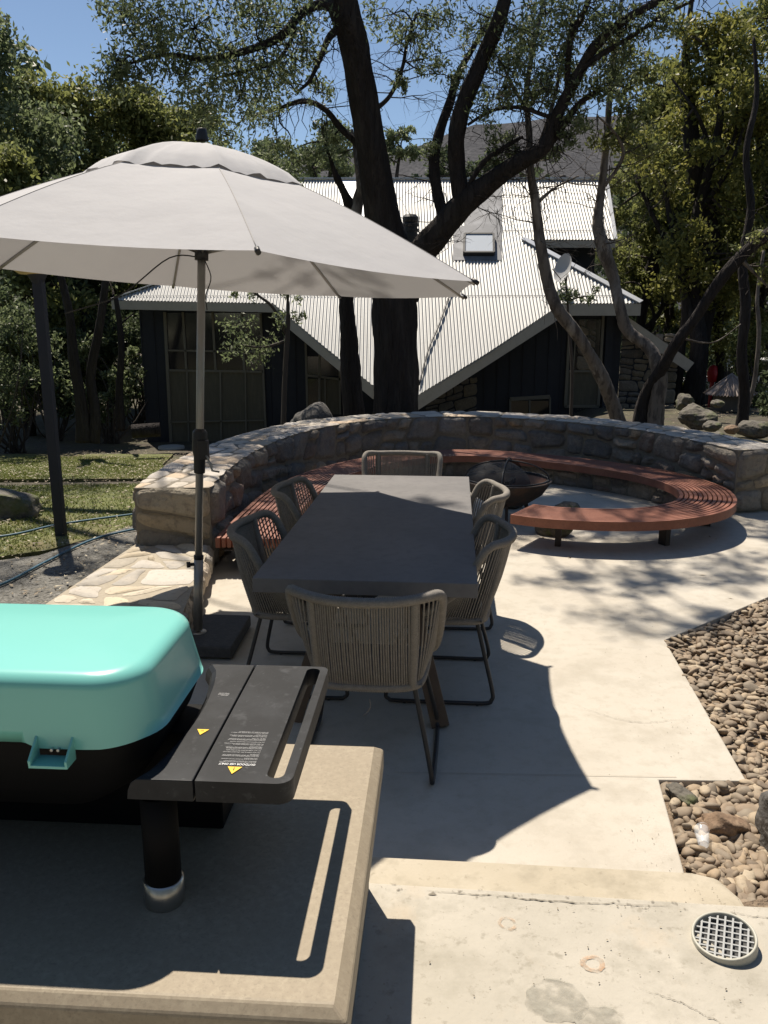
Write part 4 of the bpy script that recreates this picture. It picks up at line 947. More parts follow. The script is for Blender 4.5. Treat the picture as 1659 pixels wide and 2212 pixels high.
b = MB(); b.tube(cr([tuple(onroof(985, 600) + nrm * .05), tuple(onroof(950, 700) + nrm * .05), tuple(onroof(925, 760) + nrm * .05), tuple(onroof(905, 835) + nrm * .05)], 5), .02, 6); b.build('cable', M_dark, house)

# ------------------------------------------------------------------ far right things
hc = atY(1572, 905, 18.0); hz = float(gz(hc.x, 18)) ; hut = empty('garden_hut', (hc.x, 18, hz), 'small octagonal hut with a pinkish corrugated cone roof under the trees', 'hut')
ztop = atY(1575, 808, 18).z; zeave = atY(1575, 852, 18).z
b = MB(); b.lathe([(.36, 0), (.36, zeave - hz + .02)], (hc.x, 18, hz), 8, smooth=False); b.build('hut_wall', M_hut, hut)
b = MB(); ng = 96
vs = [(hc.x, 18, ztop)]
for j in range(ng): a = 2 * math.pi * j / ng; f8 = math.cos(math.pi / 8) / math.cos(((a + .2) % (math.pi / 4)) - math.pi / 8); r_ = .52 * f8; vs.append((hc.x + r_ * math.cos(a), 18 + r_ * math.sin(a), zeave + (.018 if j % 2 else -.018)))
b.add(vs, [(0, 1 + j, 1 + (j + 1) % ng) for j in range(ng)]); b.build('hut_roof', M_hutr, hut)
b = MB()
for k in range(8): a = k * math.pi / 4 - .2; b.tube([(hc.x, 18, ztop + .01), (hc.x + .54 * math.cos(a), 18 + .54 * math.sin(a), zeave + .02)], .016, 6)
b.build('hip_cap', M_hutr, hut)
cy = 28.0; cl = atY(1488, 850, cy); gzc = float(gz(cl.x, cy)); car = empty('parked_car', (cl.x + 1.2, cy, gzc), 'white car parked far off beneath the trees, mostly hidden by trunks', 'car')
def carprof(pts, y0, y1, m_, name, par, bev=.03):
    b = MB(); n = len(pts); b.v = [(cl.x + p[0], y, gzc + p[1]) for y in (y0, y1) for p in pts]
    b.f = [tuple(range(n))[::-1] if False else tuple(range(n)), tuple(n + i for i in reversed(range(n)))] + [(i, (i + 1) % n, n + (i + 1) % n, n + i)[::-1] for i in range(n)]
    b.c = [(1, 1, 1)] * len(b.f); b.sm = [False] * len(b.f); return b.build(name, m_, par, bevel=bev)
carprof([(0, .35), (.05, .75), (.25, .92), (1.1, 1.02), (3.9, 1.05), (4.1, .9), (4.15, .35)], cy, cy + 1.7, M_carw, 'body', car)
carprof([(.9, 1.02), (1.7, 1.5), (3.3, 1.52), (3.9, 1.05)], cy + .1, cy + 1.6, M_glass, 'cabin', car); carprof([(1.65, 1.49), (1.75, 1.56), (3.2, 1.57), (3.35, 1.50)], cy + .12, cy + 1.58, M_carw, 'car_roof', car)
for wx in (.85, 3.3):
    b = MB(); b.tube([(cl.x + wx, cy - .03, gzc + .33), (cl.x + wx, cy + .2, gzc + .33)], .34, 24); b.build('wheel', M_dark, car)
rp_ = atY(1537, 838, 26); b = MB(); z0 = float(gz(rp_.x, 26)); b.box((rp_.x, 26, z0 + .55), (.10, .10, 1.1)); b.lathe([(.0, .0), (.14, .05), (.17, .3), (.12, .5), (0, .56)], (rp_.x, 26, z0 + .95), 12); tag(b.build('marker_post', M_red), 'small bright red marker standing behind the pale hut roof', 'post')
wpz = atY(1577, 782, 25); b = MB(); b.box((wpz.x, 25, wpz.z + .1), (.11, .03, .52)); wb = MB(); wb.box((wpz.x, 25.03, (wpz.z + float(gz(wpz.x, 25))) / 2), (.05, .03, wpz.z - float(gz(wpz.x, 25)) + .4))
sg = empty('white_sign', (wpz.x, 25, float(gz(wpz.x, 25))), 'narrow white upright sign among the trees above the hut', 'sign'); b.build('sign_panel', mat('sign_white', (.5, .5, .48), .6), sg); wb.build('sign_post', M_iron, sg)
RL = [(1512, 895, 14.2, .42, .26, 'long mossy boulder behind the wall left of the hut'), (1500, 880, 15.8, .30, .22, 'mossy rock pile stone just above the long boulder'), (1549, 868, 16.0, .18, .12, 'small grey rock beside the hut wall'), (1628, 920, 13.0, .36, .20, 'brown topped boulder behind the wall at the right edge'), (1540, 915, 12.8, .20, .12, 'pale angular rock just behind the wall top'), (1480, 862, 17.5, .28, .25, 'pale stone farthest back by the dark house corner'), (1582, 925, 12.4, .13, .09, 'small ochre rock touching the wall top')]
for k, (px, py, Y, sx, sz, lab) in enumerate(RL):
    p = atY(px, py, Y); rock('boulder', (p.x, Y, p.z - sz * .3), (sx * .8, sx * .65, sz * .72), M_rock if k != 6 else M_rockb, 80 + k, lab, 'rock', 4, .12, rz=k)
for k, (x, y, s_, lab) in enumerate([(4.9, 12.4, .16, 'grey scattered stone just behind the right end of the wall'), (5.5, 13.6, .13, 'small grey stone on the slope left of the brown topped boulder'), (6.4, 14.6, .18, 'grey stone on bare ground right of the straight dark trunk'), (6.0, 16.2, .12, 'small stone on the ground in front of the pale hut'), (7.6, 15.4, .2, 'flat grey stone at the right edge beyond the wall')]):
    rock('boulder', (x, y, float(gz(x, y)) + .03), (s_ * 1.2, s_, s_ * .6), M_rock, 120 + k, lab, 'rock', 3, .12, group='loose stones behind the wall', rz=k)
p = atY(680, 905, 12.6); rock('boulder', (p.x, 12.6, p.z - .12), (.40, .35, .32), M_rockd, 33, 'dark rounded boulder showing above the wall in front of the left windows')
Y_ = 9.0
while atY(370, 966, Y_).z > float(gz(atY(370, 966, Y_).x, Y_)) + .02: Y_ += .02
p = atY(370, 966, Y_); b = MB(); b.lathe([(0, .030), (.26, .028), (.29, .02), (.30, -.03)], (p.x, p.y, p.z), 40); tag(b.build('stone_slab', M_capst2), 'pale round flat slab lying on the ground before the left windows', 'slab')
p = at(318, 945, -.4); b = MB(); b.tube([(p.x - .3, p.y, -.28), (p.x + .25, p.y + .1, -.25)], .14, 14, jit=.06); tag(b.build('cut_log', M_bark1), 'short dark log on the ground by the house corner', 'log')

# ------------------------------------------------------------------ hill
b = MB(); prof = [(-900, 345), (200, 345), (560, 345), (700, 338), (870, 322), (930, 305), (1000, 283), (1045, 262), (1120, 262), (1200, 257), (1320, 246), (1500, 236), (1659, 225), (2600, 215)]
rows = []
for j in range(14):
    t = j / 13; row = []
    for i in range(61):
        px = -900 + 3500 * i / 60; py = np.interp(px, [q[0] for q in prof], [q[1] for q in prof]); top = atY(px, py, 900)
        Yj = 420 + 480 * t; row.append((top.x * Yj / 900, Yj + 12 * math.sin(i * 1.7), 2 + (top.z - 2) * t ** 1.05 + 3 * math.sin(i * 2.3 + j * 1.1) * t * (1 - t)))
    rows.append(row)
b.add([p for r_ in rows for p in r_], [(j * 61 + i, j * 61 + i + 1, (j + 1) * 61 + i + 1, (j + 1) * 61 + i) for j in range(13) for i in range(60)], smooth=True)
struct(b.build('hill', M_hill))

# ------------------------------------------------------------------ trees
RS = np.random.RandomState(5)
def leafmesh(name, C, size, mat_, parent, asp=.36, droop=.5, rs=RS):
    N = len(C)
    d = rs.normal(size=(N, 3)); d[:, 2] -= droop; d /= np.linalg.norm(d, axis=1)[:, None]
    e = rs.normal(size=(N, 3)); e -= (e * d).sum(1)[:, None] * d; e /= np.linalg.norm(e, axis=1)[:, None]
    L = (size * rs.uniform(.6, 1.35, N))[:, None]; W = L * asp
    V = np.stack([C - d * L * .5, C + e * W * .5, C + d * L * .5, C - e * W * .5], 1).reshape(-1, 3) - np.array(wloc(parent))
    me = bpy.data.meshes.new(name); me.vertices.add(4 * N); me.vertices.foreach_set('co', V.ravel())
    me.loops.add(4 * N); me.loops.foreach_set('vertex_index', np.arange(4 * N)); me.polygons.add(N)
    me.polygons.foreach_set('loop_start', np.arange(0, 4 * N, 4)); me.polygons.foreach_set('loop_total', np.full(N, 4)); me.update(calc_edges=True)
    me.materials.append(mat_); o = bpy.data.objects.new(name, me); col.objects.link(o); o.parent = parent; return o
def clumpleaves(c, r, n, rs=RS, flat=.75, sub=None):
    """leaves gathered round sub-sprays inside a clump so that the clump has gaps"""
    sub = sub or max(4, int(n / 28)); sc_ = rs.normal(size=(sub, 3)); sc_ /= np.linalg.norm(sc_, axis=1)[:, None]; sc_ *= (rs.rand(sub, 1) ** .4) * r; sc_[:, 2] *= flat
    k = rs.randint(0, sub, n); return np.array(c) + sc_[k] + rs.normal(size=(n, 3)) * r * .21, np.array(c) + sc_
def twig(b, a, c, r0, r1, rs, sag=.1, wob=.08, m=6):
    a = np.array(a, float); c = np.array(c, float); L = np.linalg.norm(c - a); P = []
    w1 = rs.normal(size=3) * wob * L; w2 = rs.normal(size=3) * wob * L * .5
    for i in range(m + 1):
        t = i / m; P.append(a + (c - a) * t + w1 * math.sin(math.pi * t) + w2 * math.sin(2 * math.pi * t) + np.array([0, 0, sag * L * math.sin(math.pi * t)]))
    b.tube(P, [r0 + (r1 - r0) * i / m for i in range(m + 1)], 5, cap=False)
def limbs(b, specs, n=12, jit=.05):
    nodes = []
    for s_ in specs:
        P = cr([(q.x, q.y, q.z, r_) for q, r_ in s_], 12 if n >= 14 else 7)
        b.tube([p[:3] for p in P], [max(p[3], .004) for p in P], n, jit=jit, ridge=.035 if n >= 10 else 0); nodes += [(p[:3], p[3]) for p in P]
    return nodes
def eachlimb(T, specs, n, jit, m):
    out = []
    for sp in specs:
        b = MB(); out += limbs(b, [sp], n, jit); b.build('limb', m, T)
    return out
def A(x, y, Y, px): p = atY(x, y, Y); return (p, px / 2 / FPX * (Y * _c + (CH - p.z) * _s))
# big central gum
T1 = empty('gum_tree', atY(855, 905, 13) , 'massive dark forked gum tree standing just behind the wall in front of the roof', 'tree')
main = [A(862, 960, 13, 120), A(856, 890, 13, 100), A(854, 760, 13, 94), A(852, 650, 13, 96), A(843, 560, 13, 92), A(829, 480, 13, 78), A(806, 350, 12.8, 66), A(782, 190, 12.6, 62), A(762, 90, 12.4, 62), A(738, 0, 12.2, 64), A(700, -130, 12, 50), A(650, -330, 11.6, 34), A(560, -560, 11.2, 16)]
r1 = [A(872, 640, 13, 70), A(905, 555, 12.9, 64), A(950, 500, 12.7, 56), A(1002, 440, 12.5, 52), A(1065, 390, 12.3, 42), A(1130, 345, 12, 36), A(1176, 316, 11.9, 30), A(1205, 245, 11.8, 26), A(1250, 160, 11.6, 24), A(1290, 95, 11.4, 22), A(1370, 30, 11.2, 17), A(1480, -20, 11, 13), A(1620, -80, 10.8, 8)]
r2 = [A(1002, 448, 12.5, 40), A(988, 370, 12.5, 36), A(986, 300, 12.4, 36), A(1003, 220, 12.3, 36), A(1042, 130, 12.2, 34), A(1075, 50, 12, 32), A(1100, -30, 11.9, 26), A(1160, -200, 11.8, 16)]
r3 = [A(962, 478, 12.7, 26), A(945, 420, 12.8, 24), A(938, 350, 12.9, 24), A(948, 290, 13, 22), A(972, 220, 13.1, 18), A(990, 160, 13.2, 15), A(1030, 90, 13.3, 10), A(1060, 30, 13.4, 6)]
r4 = [A(735, 15, 12.2, 34), A(690, 10, 12, 20), A(650, 30, 11.8, 19), A(610, 75, 11.6, 18), A(560, 100, 11.4, 16), A(500, 118, 11.2, 14), A(440, 128, 11, 12), A(360, 118, 10.8, 8), A(290, 135, 10.6, 5)]
r5 = [A(810, 370, 12.9, 22), A(775, 315, 12.9, 16), A(735, 275, 13, 14), A(700, 235, 13, 12), A(655, 218, 13.1, 10), A(600, 235, 13.2, 8), A(545, 250, 13.2, 5)]
r6 = [A(1158, 330, 12, 18), A(1195, 300, 11.9, 18), A(1230, 250, 11.8, 15), A(1262, 215, 11.7, 12), A(1310, 188, 11.6, 8)]
r7 = [A(1010, 405, 12.4, 10), A(1045, 350, 12.3, 12), A(1090, 318, 12.2, 10), A(1130, 295, 12.1, 6)]
r8 = [A(1235, 262, 11.8, 12), A(1180, 250, 11.9, 9), A(1120, 232, 12, 8), A(1060, 240, 12.2, 7), A(1010, 270, 12.3, 6)]
r9 = [A(1225, 190, 11.7, 13), A(1232, 90, 11.5, 13), A(1268, 10, 11.3, 12), A(1290, -70, 11.2, 8)]
r10 = [A(1262, 145, 11.5, 12), A(1310, 110, 11.4, 11), A(1370, 75, 11.3, 9), A(1440, 30, 11.2, 8), A(1500, 0, 11.1, 6)]
r11 = [A(792, 250, 12.7, 12), A(840, 210, 12.6, 9), A(868, 150, 12.5, 8), A(880, 90, 12.4, 7), A(900, 30, 12.3, 5)]
r12 = [A(746, 50, 12.3, 22), A(712, 80, 12.2, 15), A(690, 130, 12.1, 11), A(668, 175, 12, 8), A(640, 200, 12, 5)]
r13 = [A(640, 60, 11.7, 8), A(600, 130, 11.6, 8), A(520, 155, 11.5, 6), A(460, 170, 11.4, 5)]
b = MB(); limbs(b, [main], 36, .012); b.build('trunk', M_bark1, T1)
nodes = []
for sp in (r1, r2, r3, r4, r5, r6, r7, r8, r9, r10, r11, r12, r13):
    b = MB(); nodes += limbs(b, [sp], 18, .015); b.build('limb', M_bark1, T1)
def crown(tree, clumps, nodes, lm, tm, size, dens, seed, twigr=.012, droop=.6, streamers=0, asp=.36):
    rs = np.random.RandomState(seed); NP = np.array([n_[0] for n_ in nodes]); C = []; b = MB()
    for (px, py, Y, rp) in clumps:
        p = atY(px, py, Y); r_ = rp / FPX * Y * 1.25; c = np.array(p); n_ = max(30, int(dens * rp))
        lv, subs = clumpleaves(c, r_, n_, rs); C.append(lv)
        k = np.argmin(((NP - c) ** 2).sum(1)); dist = math.sqrt(((NP[k] - c) ** 2).sum())
        twig(b, NP[k], c, min(.03, twigr * (1 + dist * .5)), twigr * .5, rs, .08, .10, 7)
        for s_ in subs[:max(3, int(len(subs) * .5))]: twig(b, c, s_, twigr * .55, twigr * .2, rs, .0, .12, 4)
    for _ in range(streamers):
        k = rs.choice(np.nonzero(NP[:, 2] > 2.2)[0]); p = NP[k] + rs.normal(size=3) * .05; L = rs.uniform(.15, .6); P = [p + np.array([rs.normal() * .02 * i, rs.normal() * .02, -L * i / 4]) for i in range(5)]
        b.tube(P, [.008, .006, .006, .004, .002], 4, cap=False)
    HI = NP[NP[:, 2] > 2.6]
    for _ in range(streamers):
        p = HI[rs.randint(len(HI))]
        d = rs.normal(size=3); d[2] = abs(d[2]) * .4 - .05; d /= np.linalg.norm(d)
        def grow(p, d, L, r_, lev):
            P = [p]; 
            for i in range(5): d = d + rs.normal(size=3) * .22; d = d / np.linalg.norm(d); P.append(P[-1] + d * L / 5)
            b.tube(P, [r_ * (1 - .16 * i) for i in range(6)], 4, cap=False)
            if lev:
                for q in rs.randint(1, 6, 3): grow(P[q], d + rs.normal(size=3) * .7, L * .55, r_ * .55, lev - 1)
        grow(p, d, rs.uniform(.4, 1.1), rs.uniform(.006, .011), 2)
    b.build('twigs', tm, tree); leafmesh('crown', np.concatenate(C), size, lm, tree, asp, droop, rs)
cl1 = [(330, 40, 10.8, 80), (420, 60, 11, 85), (480, 120, 11.2, 80), (400, 160, 11, 60), (520, 200, 11.5, 70), (450, 230, 11.5, 60), (560, 140, 11.4, 60), (600, 60, 11.6, 60), (650, 30, 11.8, 50), (490, 290, 12.5, 50), (600, 170, 12, 45), (350, 110, 10.8, 55), (300, 165, 10.8, 45), (255, 130, 10.7, 38), (240, 175, 10.7, 28), (660, 110, 12, 38), (690, 200, 12.4, 26), (560, 250, 12.8, 36), (620, 330, 12.8, 30),
       (850, 30, 12.3, 45), (900, 80, 12.4, 40), (960, 40, 12.5, 45), (930, 140, 12.8, 28), (1050, 230, 12.2, 34), (1040, 60, 12.4, 40), (1120, 60, 12, 50), (1100, 150, 12, 38), (1130, 215, 12, 34), (1080, 300, 12.2, 28), (1180, 30, 11.8, 50), (1200, 120, 11.7, 40), (1240, 60, 11.5, 44), (1270, 190, 11.6, 34), (1180, 200, 11.9, 26), (1000, 170, 12.5, 24), (1250, 250, 11.7, 30), (1300, 30, 11.4, 50), (870, 180, 12.5, 20), (1350, 60, 11.3, 50), (1330, 150, 11.5, 38), (940, 330, 12.8, 24), (1230, 300, 11.8, 22), (1420, 40, 11.2, 44), (1310, 200, 11.6, 30), (540, 30, 11.3, 60), (270, 20, 10.8, 46), (720, 300, 13, 20)]
crown(T1, cl1, nodes, M_leafA, M_bark1, .072, 11, 3, streamers=160)
# overhead crown of the same kind of gum, above the frame: throws the dappled shade
T1b = empty('gum_tree', (-8.3, 13.2, -.6), 'tall gum tree whose high crown shades the wall and the curved bench', 'tree')
b = MB(); nb = limbs(b, [[(Vector((-8.3, 13.2, -.6)), .28), (Vector((-8.1, 13.1, 2.4)), .24), (Vector((-7.6, 13.0, 5.6)), .20), (Vector((-6.0, 12.9, 8.3)), .15), (Vector((-2.2, 12.9, 9.8)), .09), (Vector((1.2, 12.4, 10.6)), .05)], [(Vector((-6.3, 12.9, 8.0)), .11), (Vector((-4.9, 12, 8.9)), .08), (Vector((-3.7, 11.2, 9.2)), .04)], [(Vector((-.8, 12.8, 10)), .07), (Vector((1.6, 13.6, 10.3)), .05), (Vector((3.4, 13.4, 10)), .03)]], 12, .05); b.build('trunk', M_bark1, T1b)
rs = np.random.RandomState(44); C = []; b = MB(); NP = np.array([q[0] for q in nb])
def over(n, x0_, x1_, y0_, y1_, z0_, z1_, r0_, r1_, k):
    for _ in range(n):
        z = rs.uniform(z0_, z1_); # the target is a spot on the ground; the clump hangs on the sun line above it
        gx, gy = rs.uniform(x0_, x1_), rs.uniform(y0_, y1_); c = np.array([gx - .21 * z, gy + .486 * z, z]); r_ = rs.uniform(r0_, r1_)
        lv, subs = clumpleaves(c, r_, k, rs); C.append(lv); j = np.argmin(((NP - c) ** 2).sum(1)); twig(b, NP[j], c, .03, .01, rs, .05, .08, 7)
        for s_ in subs[:4]: twig(b, c, s_, .008, .003, rs, 0, .1, 3)
over(17, -2.1, 4.4, 9.0, 12.3, 7.6, 10, .5, .9, 620)
over(13, 1.2, 4.2, 6.2, 8.9, 8.6, 10.5, .35, .6, 420)
over(12, -2.1, -.2, 6.6, 9.4, 8, 10, .35, .6, 420)
over(9, 1.15, 2.7, 4.9, 6.3, 9, 10.5, .22, .40, 200)
over(9, -6.0, -2.3, 10.4, 12.4, 7.5, 10, .5, .85, 560)
over(4, -5, -2.6, 6.0, 7.0, 8.5, 10, .35, .55, 380)
over(20, .8, 2.8, 7.4, 9.0, 8.5, 10.5, .45, .65, 620)
over(12, 1.3, 2.8, 8.1, 9.1, 8.5, 10.5, .4, .55, 520)
over(3, -.35, .45, 4.65, 5.0, 9, 10.5, .2, .3, 130)
b.build('twigs', M_bark1, T1b); leafmesh('crown', np.concatenate(C), .09, M_leafA, T1b, .4, .6)
# forked pale sapling trunk behind the big gum
T2 = empty('gum_tree', atY(765, 905, 14), 'slim forked gum with a pale top and dark foot left of the massive trunk', 'tree')
b = MB(); n2 = limbs(b, [[A(770, 950, 14, 48), A(760, 830, 14, 46), A(752, 720, 14, 36), A(748, 640, 14, 32), A(757, 540, 14, 32), A(762, 470, 14, 32), A(745, 420, 14, 18), A(728, 385, 14, 15), A(716, 350, 14, 8), A(700, 300, 14, 4)]], 12, .07); b.build('trunk', M_bark1, T2)
n2 += eachlimb(T2, [[A(764, 478, 13.95, 30), A(774, 430, 14, 24), A(780, 400, 14, 22), A(770, 340, 14.2, 12), A(760, 280, 14.3, 6)]], 12, .05, M_bark2)
crown(T2, [(640, 350, 14, 34), (690, 330, 14.1, 30), (700, 270, 14, 20), (740, 335, 14.4, 24), (580, 350, 14, 32)], n2, M_leafA, M_twig, .08, 12, 9)
# right slim gum
T3 = empty('gum_tree', atY(1330, 920, 12.9), 'slim leaning gum crossing the roof left of the dish', 'tree')
b = MB(); n3 = limbs(b, [[A(1345, 935, 12.9, 30), A(1322, 870, 12.9, 30), A(1300, 815, 12.8, 30), A(1275, 768, 12.7, 26), A(1245, 720, 12.6, 26), A(1205, 668, 12.5, 28), A(1183, 610, 12.5, 24), A(1168, 530, 12.5, 24), A(1158, 450, 12.5, 20), A(1146, 370, 12.5, 17), A(1143, 290, 12.6, 14), A(1138, 200, 12.7, 12), A(1150, 110, 12.8, 10), A(1170, 20, 12.9, 8), A(1180, -80, 13, 5)]], 12, .06); b.build('trunk', M_bark2, T3)
n3 += eachlimb(T3, [[A(1158, 440, 12.5, 10), A(1200, 405, 12.6, 5), A(1250, 380, 12.7, 3)], [A(1143, 250, 12.6, 9), A(1110, 190, 12.7, 7), A(1080, 130, 12.8, 5)], [A(1150, 350, 12.5, 8), A(1190, 240, 12.6, 8), A(1215, 130, 12.6, 7), A(1240, 20, 12.7, 5)]], 8, .05, M_bark2)
crown(T3, [(1150, 60, 12.8, 44), (1100, 110, 12.7, 34), (1220, 150, 12.6, 34), (1080, 200, 12.8, 26), (1060, 345, 12.6, 20), (1110, 340, 12.6, 20), (1190, 330, 12.6, 22), (1170, 180, 12.7, 28)], n3, M_leafA, M_bark2, .08, 12, 13, streamers=40)
# right twin gum
T4 = empty('gum_tree', atY(1420, 930, 12.2), 'pale barked gum splitting into two arms behind the right of the wall', 'tree')
b = MB(); n4 = limbs(b, [[A(1412, 960, 12.2, 40), A(1418, 890, 12.2, 34), A(1424, 820, 12.2, 34), A(1420, 785, 12.2, 30), A(1398, 748, 12.3, 26), A(1355, 712, 12.4, 26), A(1338, 660, 12.4, 24), A(1325, 600, 12.5, 24), A(1306, 545, 12.5, 30), A(1292, 490, 12.5, 24), A(1296, 430, 12.6, 18), A(1304, 370, 12.6, 16), A(1312, 280, 12.7, 14), A(1320, 180, 12.8, 12), A(1335, 80, 12.9, 9), A(1345, -30, 13, 6)]], 14, .06); b.build('trunk', M_bark2, T4)
n4 += eachlimb(T4, [[A(1380, 940, 12.35, 34), A(1388, 880, 12.35, 30), A(1402, 838, 12.25, 26), A(1430, 795, 12.1, 26), A(1462, 740, 11.9, 24), A(1500, 690, 11.8, 22), A(1545, 620, 11.7, 24), A(1600, 555, 11.6, 26), A(1659, 505, 11.5, 24), A(1740, 440, 11.4, 18), A(1800, 330, 11.3, 12)]], 12, .05, M_bark1)
n4 += eachlimb(T4, [[A(1600, 560, 11.6, 10), A(1640, 600, 11.6, 6), A(1680, 640, 11.6, 4)], [A(1300, 410, 12.6, 8), A(1345, 340, 12.5, 8), A(1330, 290, 12.4, 6), A(1290, 250, 12.3, 4)], [A(1470, 730, 11.9, 5), A(1540, 740, 11.9, 3), A(1600, 700, 12, 2)]], 8, .05, M_bark2)
crown(T4, [(1345, 300, 12.6, 30), (1370, 240, 12.6, 34), (1340, 170, 12.7, 36), (1400, 160, 12.7, 38), (1360, 90, 12.8, 40), (1300, 300, 12.5, 22), (1400, 320, 12.6, 34), (1320, 120, 12.9, 34), (1620, 520, 11.6, 24), (1650, 600, 11.6, 22)], n4, M_leafB, M_twig, .08, 12, 17, streamers=30)
# low sapling sprays in front of the house
T5 = empty('sapling', atY(600, 960, 13.6), 'small leafy sapling in front of the left windows under the umbrella edge', 'sapling')
b = MB(); n5 = limbs(b, [[A(612, 960, 13.6, 12), A(614, 850, 13.6, 11), A(618, 770, 13.6, 11), A(622, 700, 13.6, 10), A(622, 660, 13.6, 7), A(620, 620, 13.6, 5)], [A(618, 720, 13.6, 8), A(590, 665, 13.5, 7), A(560, 640, 13.5, 6), A(540, 625, 13.5, 4)], [A(620, 735, 13.6, 6), A(570, 750, 13.5, 5), A(520, 745, 13.5, 3)]], 8, .05); b.build('trunk', M_twig, T5)
crown(T5, [(520, 700, 13.5, 34), (560, 725, 13.5, 36), (500, 750, 13.5, 28), (560, 765, 13.5, 28), (600, 690, 13.5, 22), (545, 630, 13.5, 18), (615, 632, 13.6, 18), (640, 632, 13.6, 16), (652, 690, 13.6, 16), (510, 635, 13.5, 9)], n5, M_leafA, M_twig, .07, 6, 19, .008)
T6 = empty('sapling', atY(1225, 900, 13.8), 'sparse leafy shrub tip below the satellite dish', 'sapling')
b = MB(); n6 = limbs(b, [[A(1232, 930, 13.8, 8), A(1236, 800, 13.8, 7), A(1228, 700, 13.8, 6), A(1225, 640, 13.8, 5), A(1220, 600, 13.8, 3)], [A(1226, 650, 13.8, 4), A(1265, 640, 13.8, 3), A(1290, 650, 13.8, 2)]], 6, .05); b.build('trunk', M_twig, T6)
crown(T6, [(1212, 622, 13.8, 22), (1240, 636, 13.8, 18), (1265, 640, 13.8, 16), (1225, 645, 13.8, 16), (1290, 625, 13.8, 10), (1205, 640, 13.8, 12)], n6, M_leafC, M_twig, .07, 5, 23, .006)

# background forest trees
def bgtree(label, bx, Y, topy, halfw, lm, seed, basefrac=.25, lean=0, dens=1.0, leaf=.17, tw=26, bark=M_bark1, name='gum_tree', nclump=34, group=None, low=None):
    rs = np.random.RandomState(seed); g = atY(bx, 900, Y); z0 = float(gz(g.x, Y)); top = atY(bx, topy, Y).z; H_ = top - z0; hw = halfw / FPX * Y
    t = empty(name, (g.x, Y, z0), label, 'tree', group)
    r0 = tw / 2 / FPX * Y; specs = []; P = [(Vector((g.x, Y, z0 - .2)), r0 * 1.15)]
    for i in range(1, 7):
        f = i / 6; P.append((Vector((g.x + lean * f + rs.normal() * .12 * H_ / 8, Y + rs.normal() * .15, z0 + H_ * .92 * f)), r0 * (1 - .85 * f) + .01))
    specs.append(P); k0 = len(P)
    for j in range(7):
        f = rs.uniform(.12, .75); i = int(f * 6); q = P[i][0].lerp(P[min(i + 1, 6)][0], f * 6 - i); a = rs.uniform(0, 6.28); L = hw * rs.uniform(.5, .95)
        e = q + Vector((math.cos(a) * L, math.sin(a) * L * .8, H_ * rs.uniform(.08, .28))); m_ = q.lerp(e, .5) + Vector((rs.normal() * .2, rs.normal() * .2, -.1)); rr = r0 * (1 - .8 * f) * .55
        specs.append([(q, rr), (m_, rr * .7), (e, rr * .25)])
    b = MB(); nd = limbs(b, specs, 8, .06); b.build('trunk', bark, t)
    C = []; NP = np.array([q[0] for q in nd]); b = MB()
    for i in range(nclump):
        f = (rs.rand() ** .8) if low is None else rs.rand(); zz = z0 + H_ * (basefrac + (1 - basefrac) * f); prof_ = math.sin(math.pi * (.16 + .80 * f)) ** .7
        a = rs.uniform(0, 6.28); rr = hw * prof_ * math.sqrt(rs.rand()) ; c = np.array([g.x + lean * (basefrac + (1 - basefrac) * f) + rr * math.cos(a), Y + rr * .8 * math.sin(a), min(zz, top - .3)]); cr_ = hw * rs.uniform(.22, .40)
        n_ = int(dens * 520 * (cr_ / .7) ** 1.6) + 120
        lv, subs = clumpleaves(c, cr_, n_, rs, .7); C.append(lv)
        k = np.argmin(((NP - c) ** 2).sum(1)); twig(b, NP[k], c, .035, .012, rs, .03, .1, 5)
    b.build('twigs', M_twig, t); leafmesh('crown', np.concatenate(C), leaf, lm, t, .45, .3, rs); return t
LF = [(20, 24, 8, 170, M_leafA, 'tall grey green gum at the far left edge'), (140, 27, 170, 130, M_leafB, 'rounded olive tree right of the tall left edge gum'), (250, 28, 195, 140, M_leafB, 'olive crowned tree above the left side of the umbrella'), (350, 29, 200, 130, M_leafB, 'olive tree behind the umbrella peak'), (440, 30, 240, 120, M_leafB, 'dark olive tree just right of the umbrella peak'), (60, 21, 330, 150, M_leafB, 'lower olive tree at the left edge above the lamp post'), (190, 22, 400, 130, M_leafC, 'dark tree behind the lamp post'), (530, 32, 300, 110, M_leafC, 'dark tree behind the left end of the roof ridge'),
      (600, 33, 300, 80, M_leafC, 'small tree behind the roof left of the big trunk'), (720, 34, 270, 85, M_leafA, 'sunlit tree behind the ridge left of the big trunk'), (860, 34, 268, 62, M_leafA, 'round tree behind the ridge right of the big trunk'), (950, 36, 320, 70, M_leafC, 'dark tree behind the ridge below the hill'), (1040, 38, 335, 60, M_leafC, 'small dark tree behind the ridge beneath the forked limb')]
for i, (bx, Y, ty, hw, lm, lab) in enumerate(LF):
    bgtree(lab, bx, Y, ty, hw, lm, 200 + i, .12 if ty > 100 else .2, dens=1.0 if lm is not M_leafC else .9, nclump=44 if bx < 500 else 26, bark=M_bark1)
RF = [(1385, 24, 120, 100, M_leafB, 'olive tree behind the right gable of the roof'), (1480, 21, 20, 150, M_leafD, 'tall yellow green tree with a thick dark trunk on the right'), (1600, 23, -40, 160, M_leafB, 'tall olive tree at the right edge'), (1420, 27, 200, 120, M_leafB, 'mid height olive tree behind the gable right corner'), (1540, 26, 330, 120, M_leafD, 'lower yellow green tree above the pale hut'), (1670, 23, 260, 110, M_leafD, 'leafy yellow green tree at the right edge above the boulder'), (1360, 30, 330, 80, M_leafC, 'dark tree just right of the upper roof corner'), (1740, 21, 60, 150, M_leafB, 'olive tree partly beyond the right edge')]
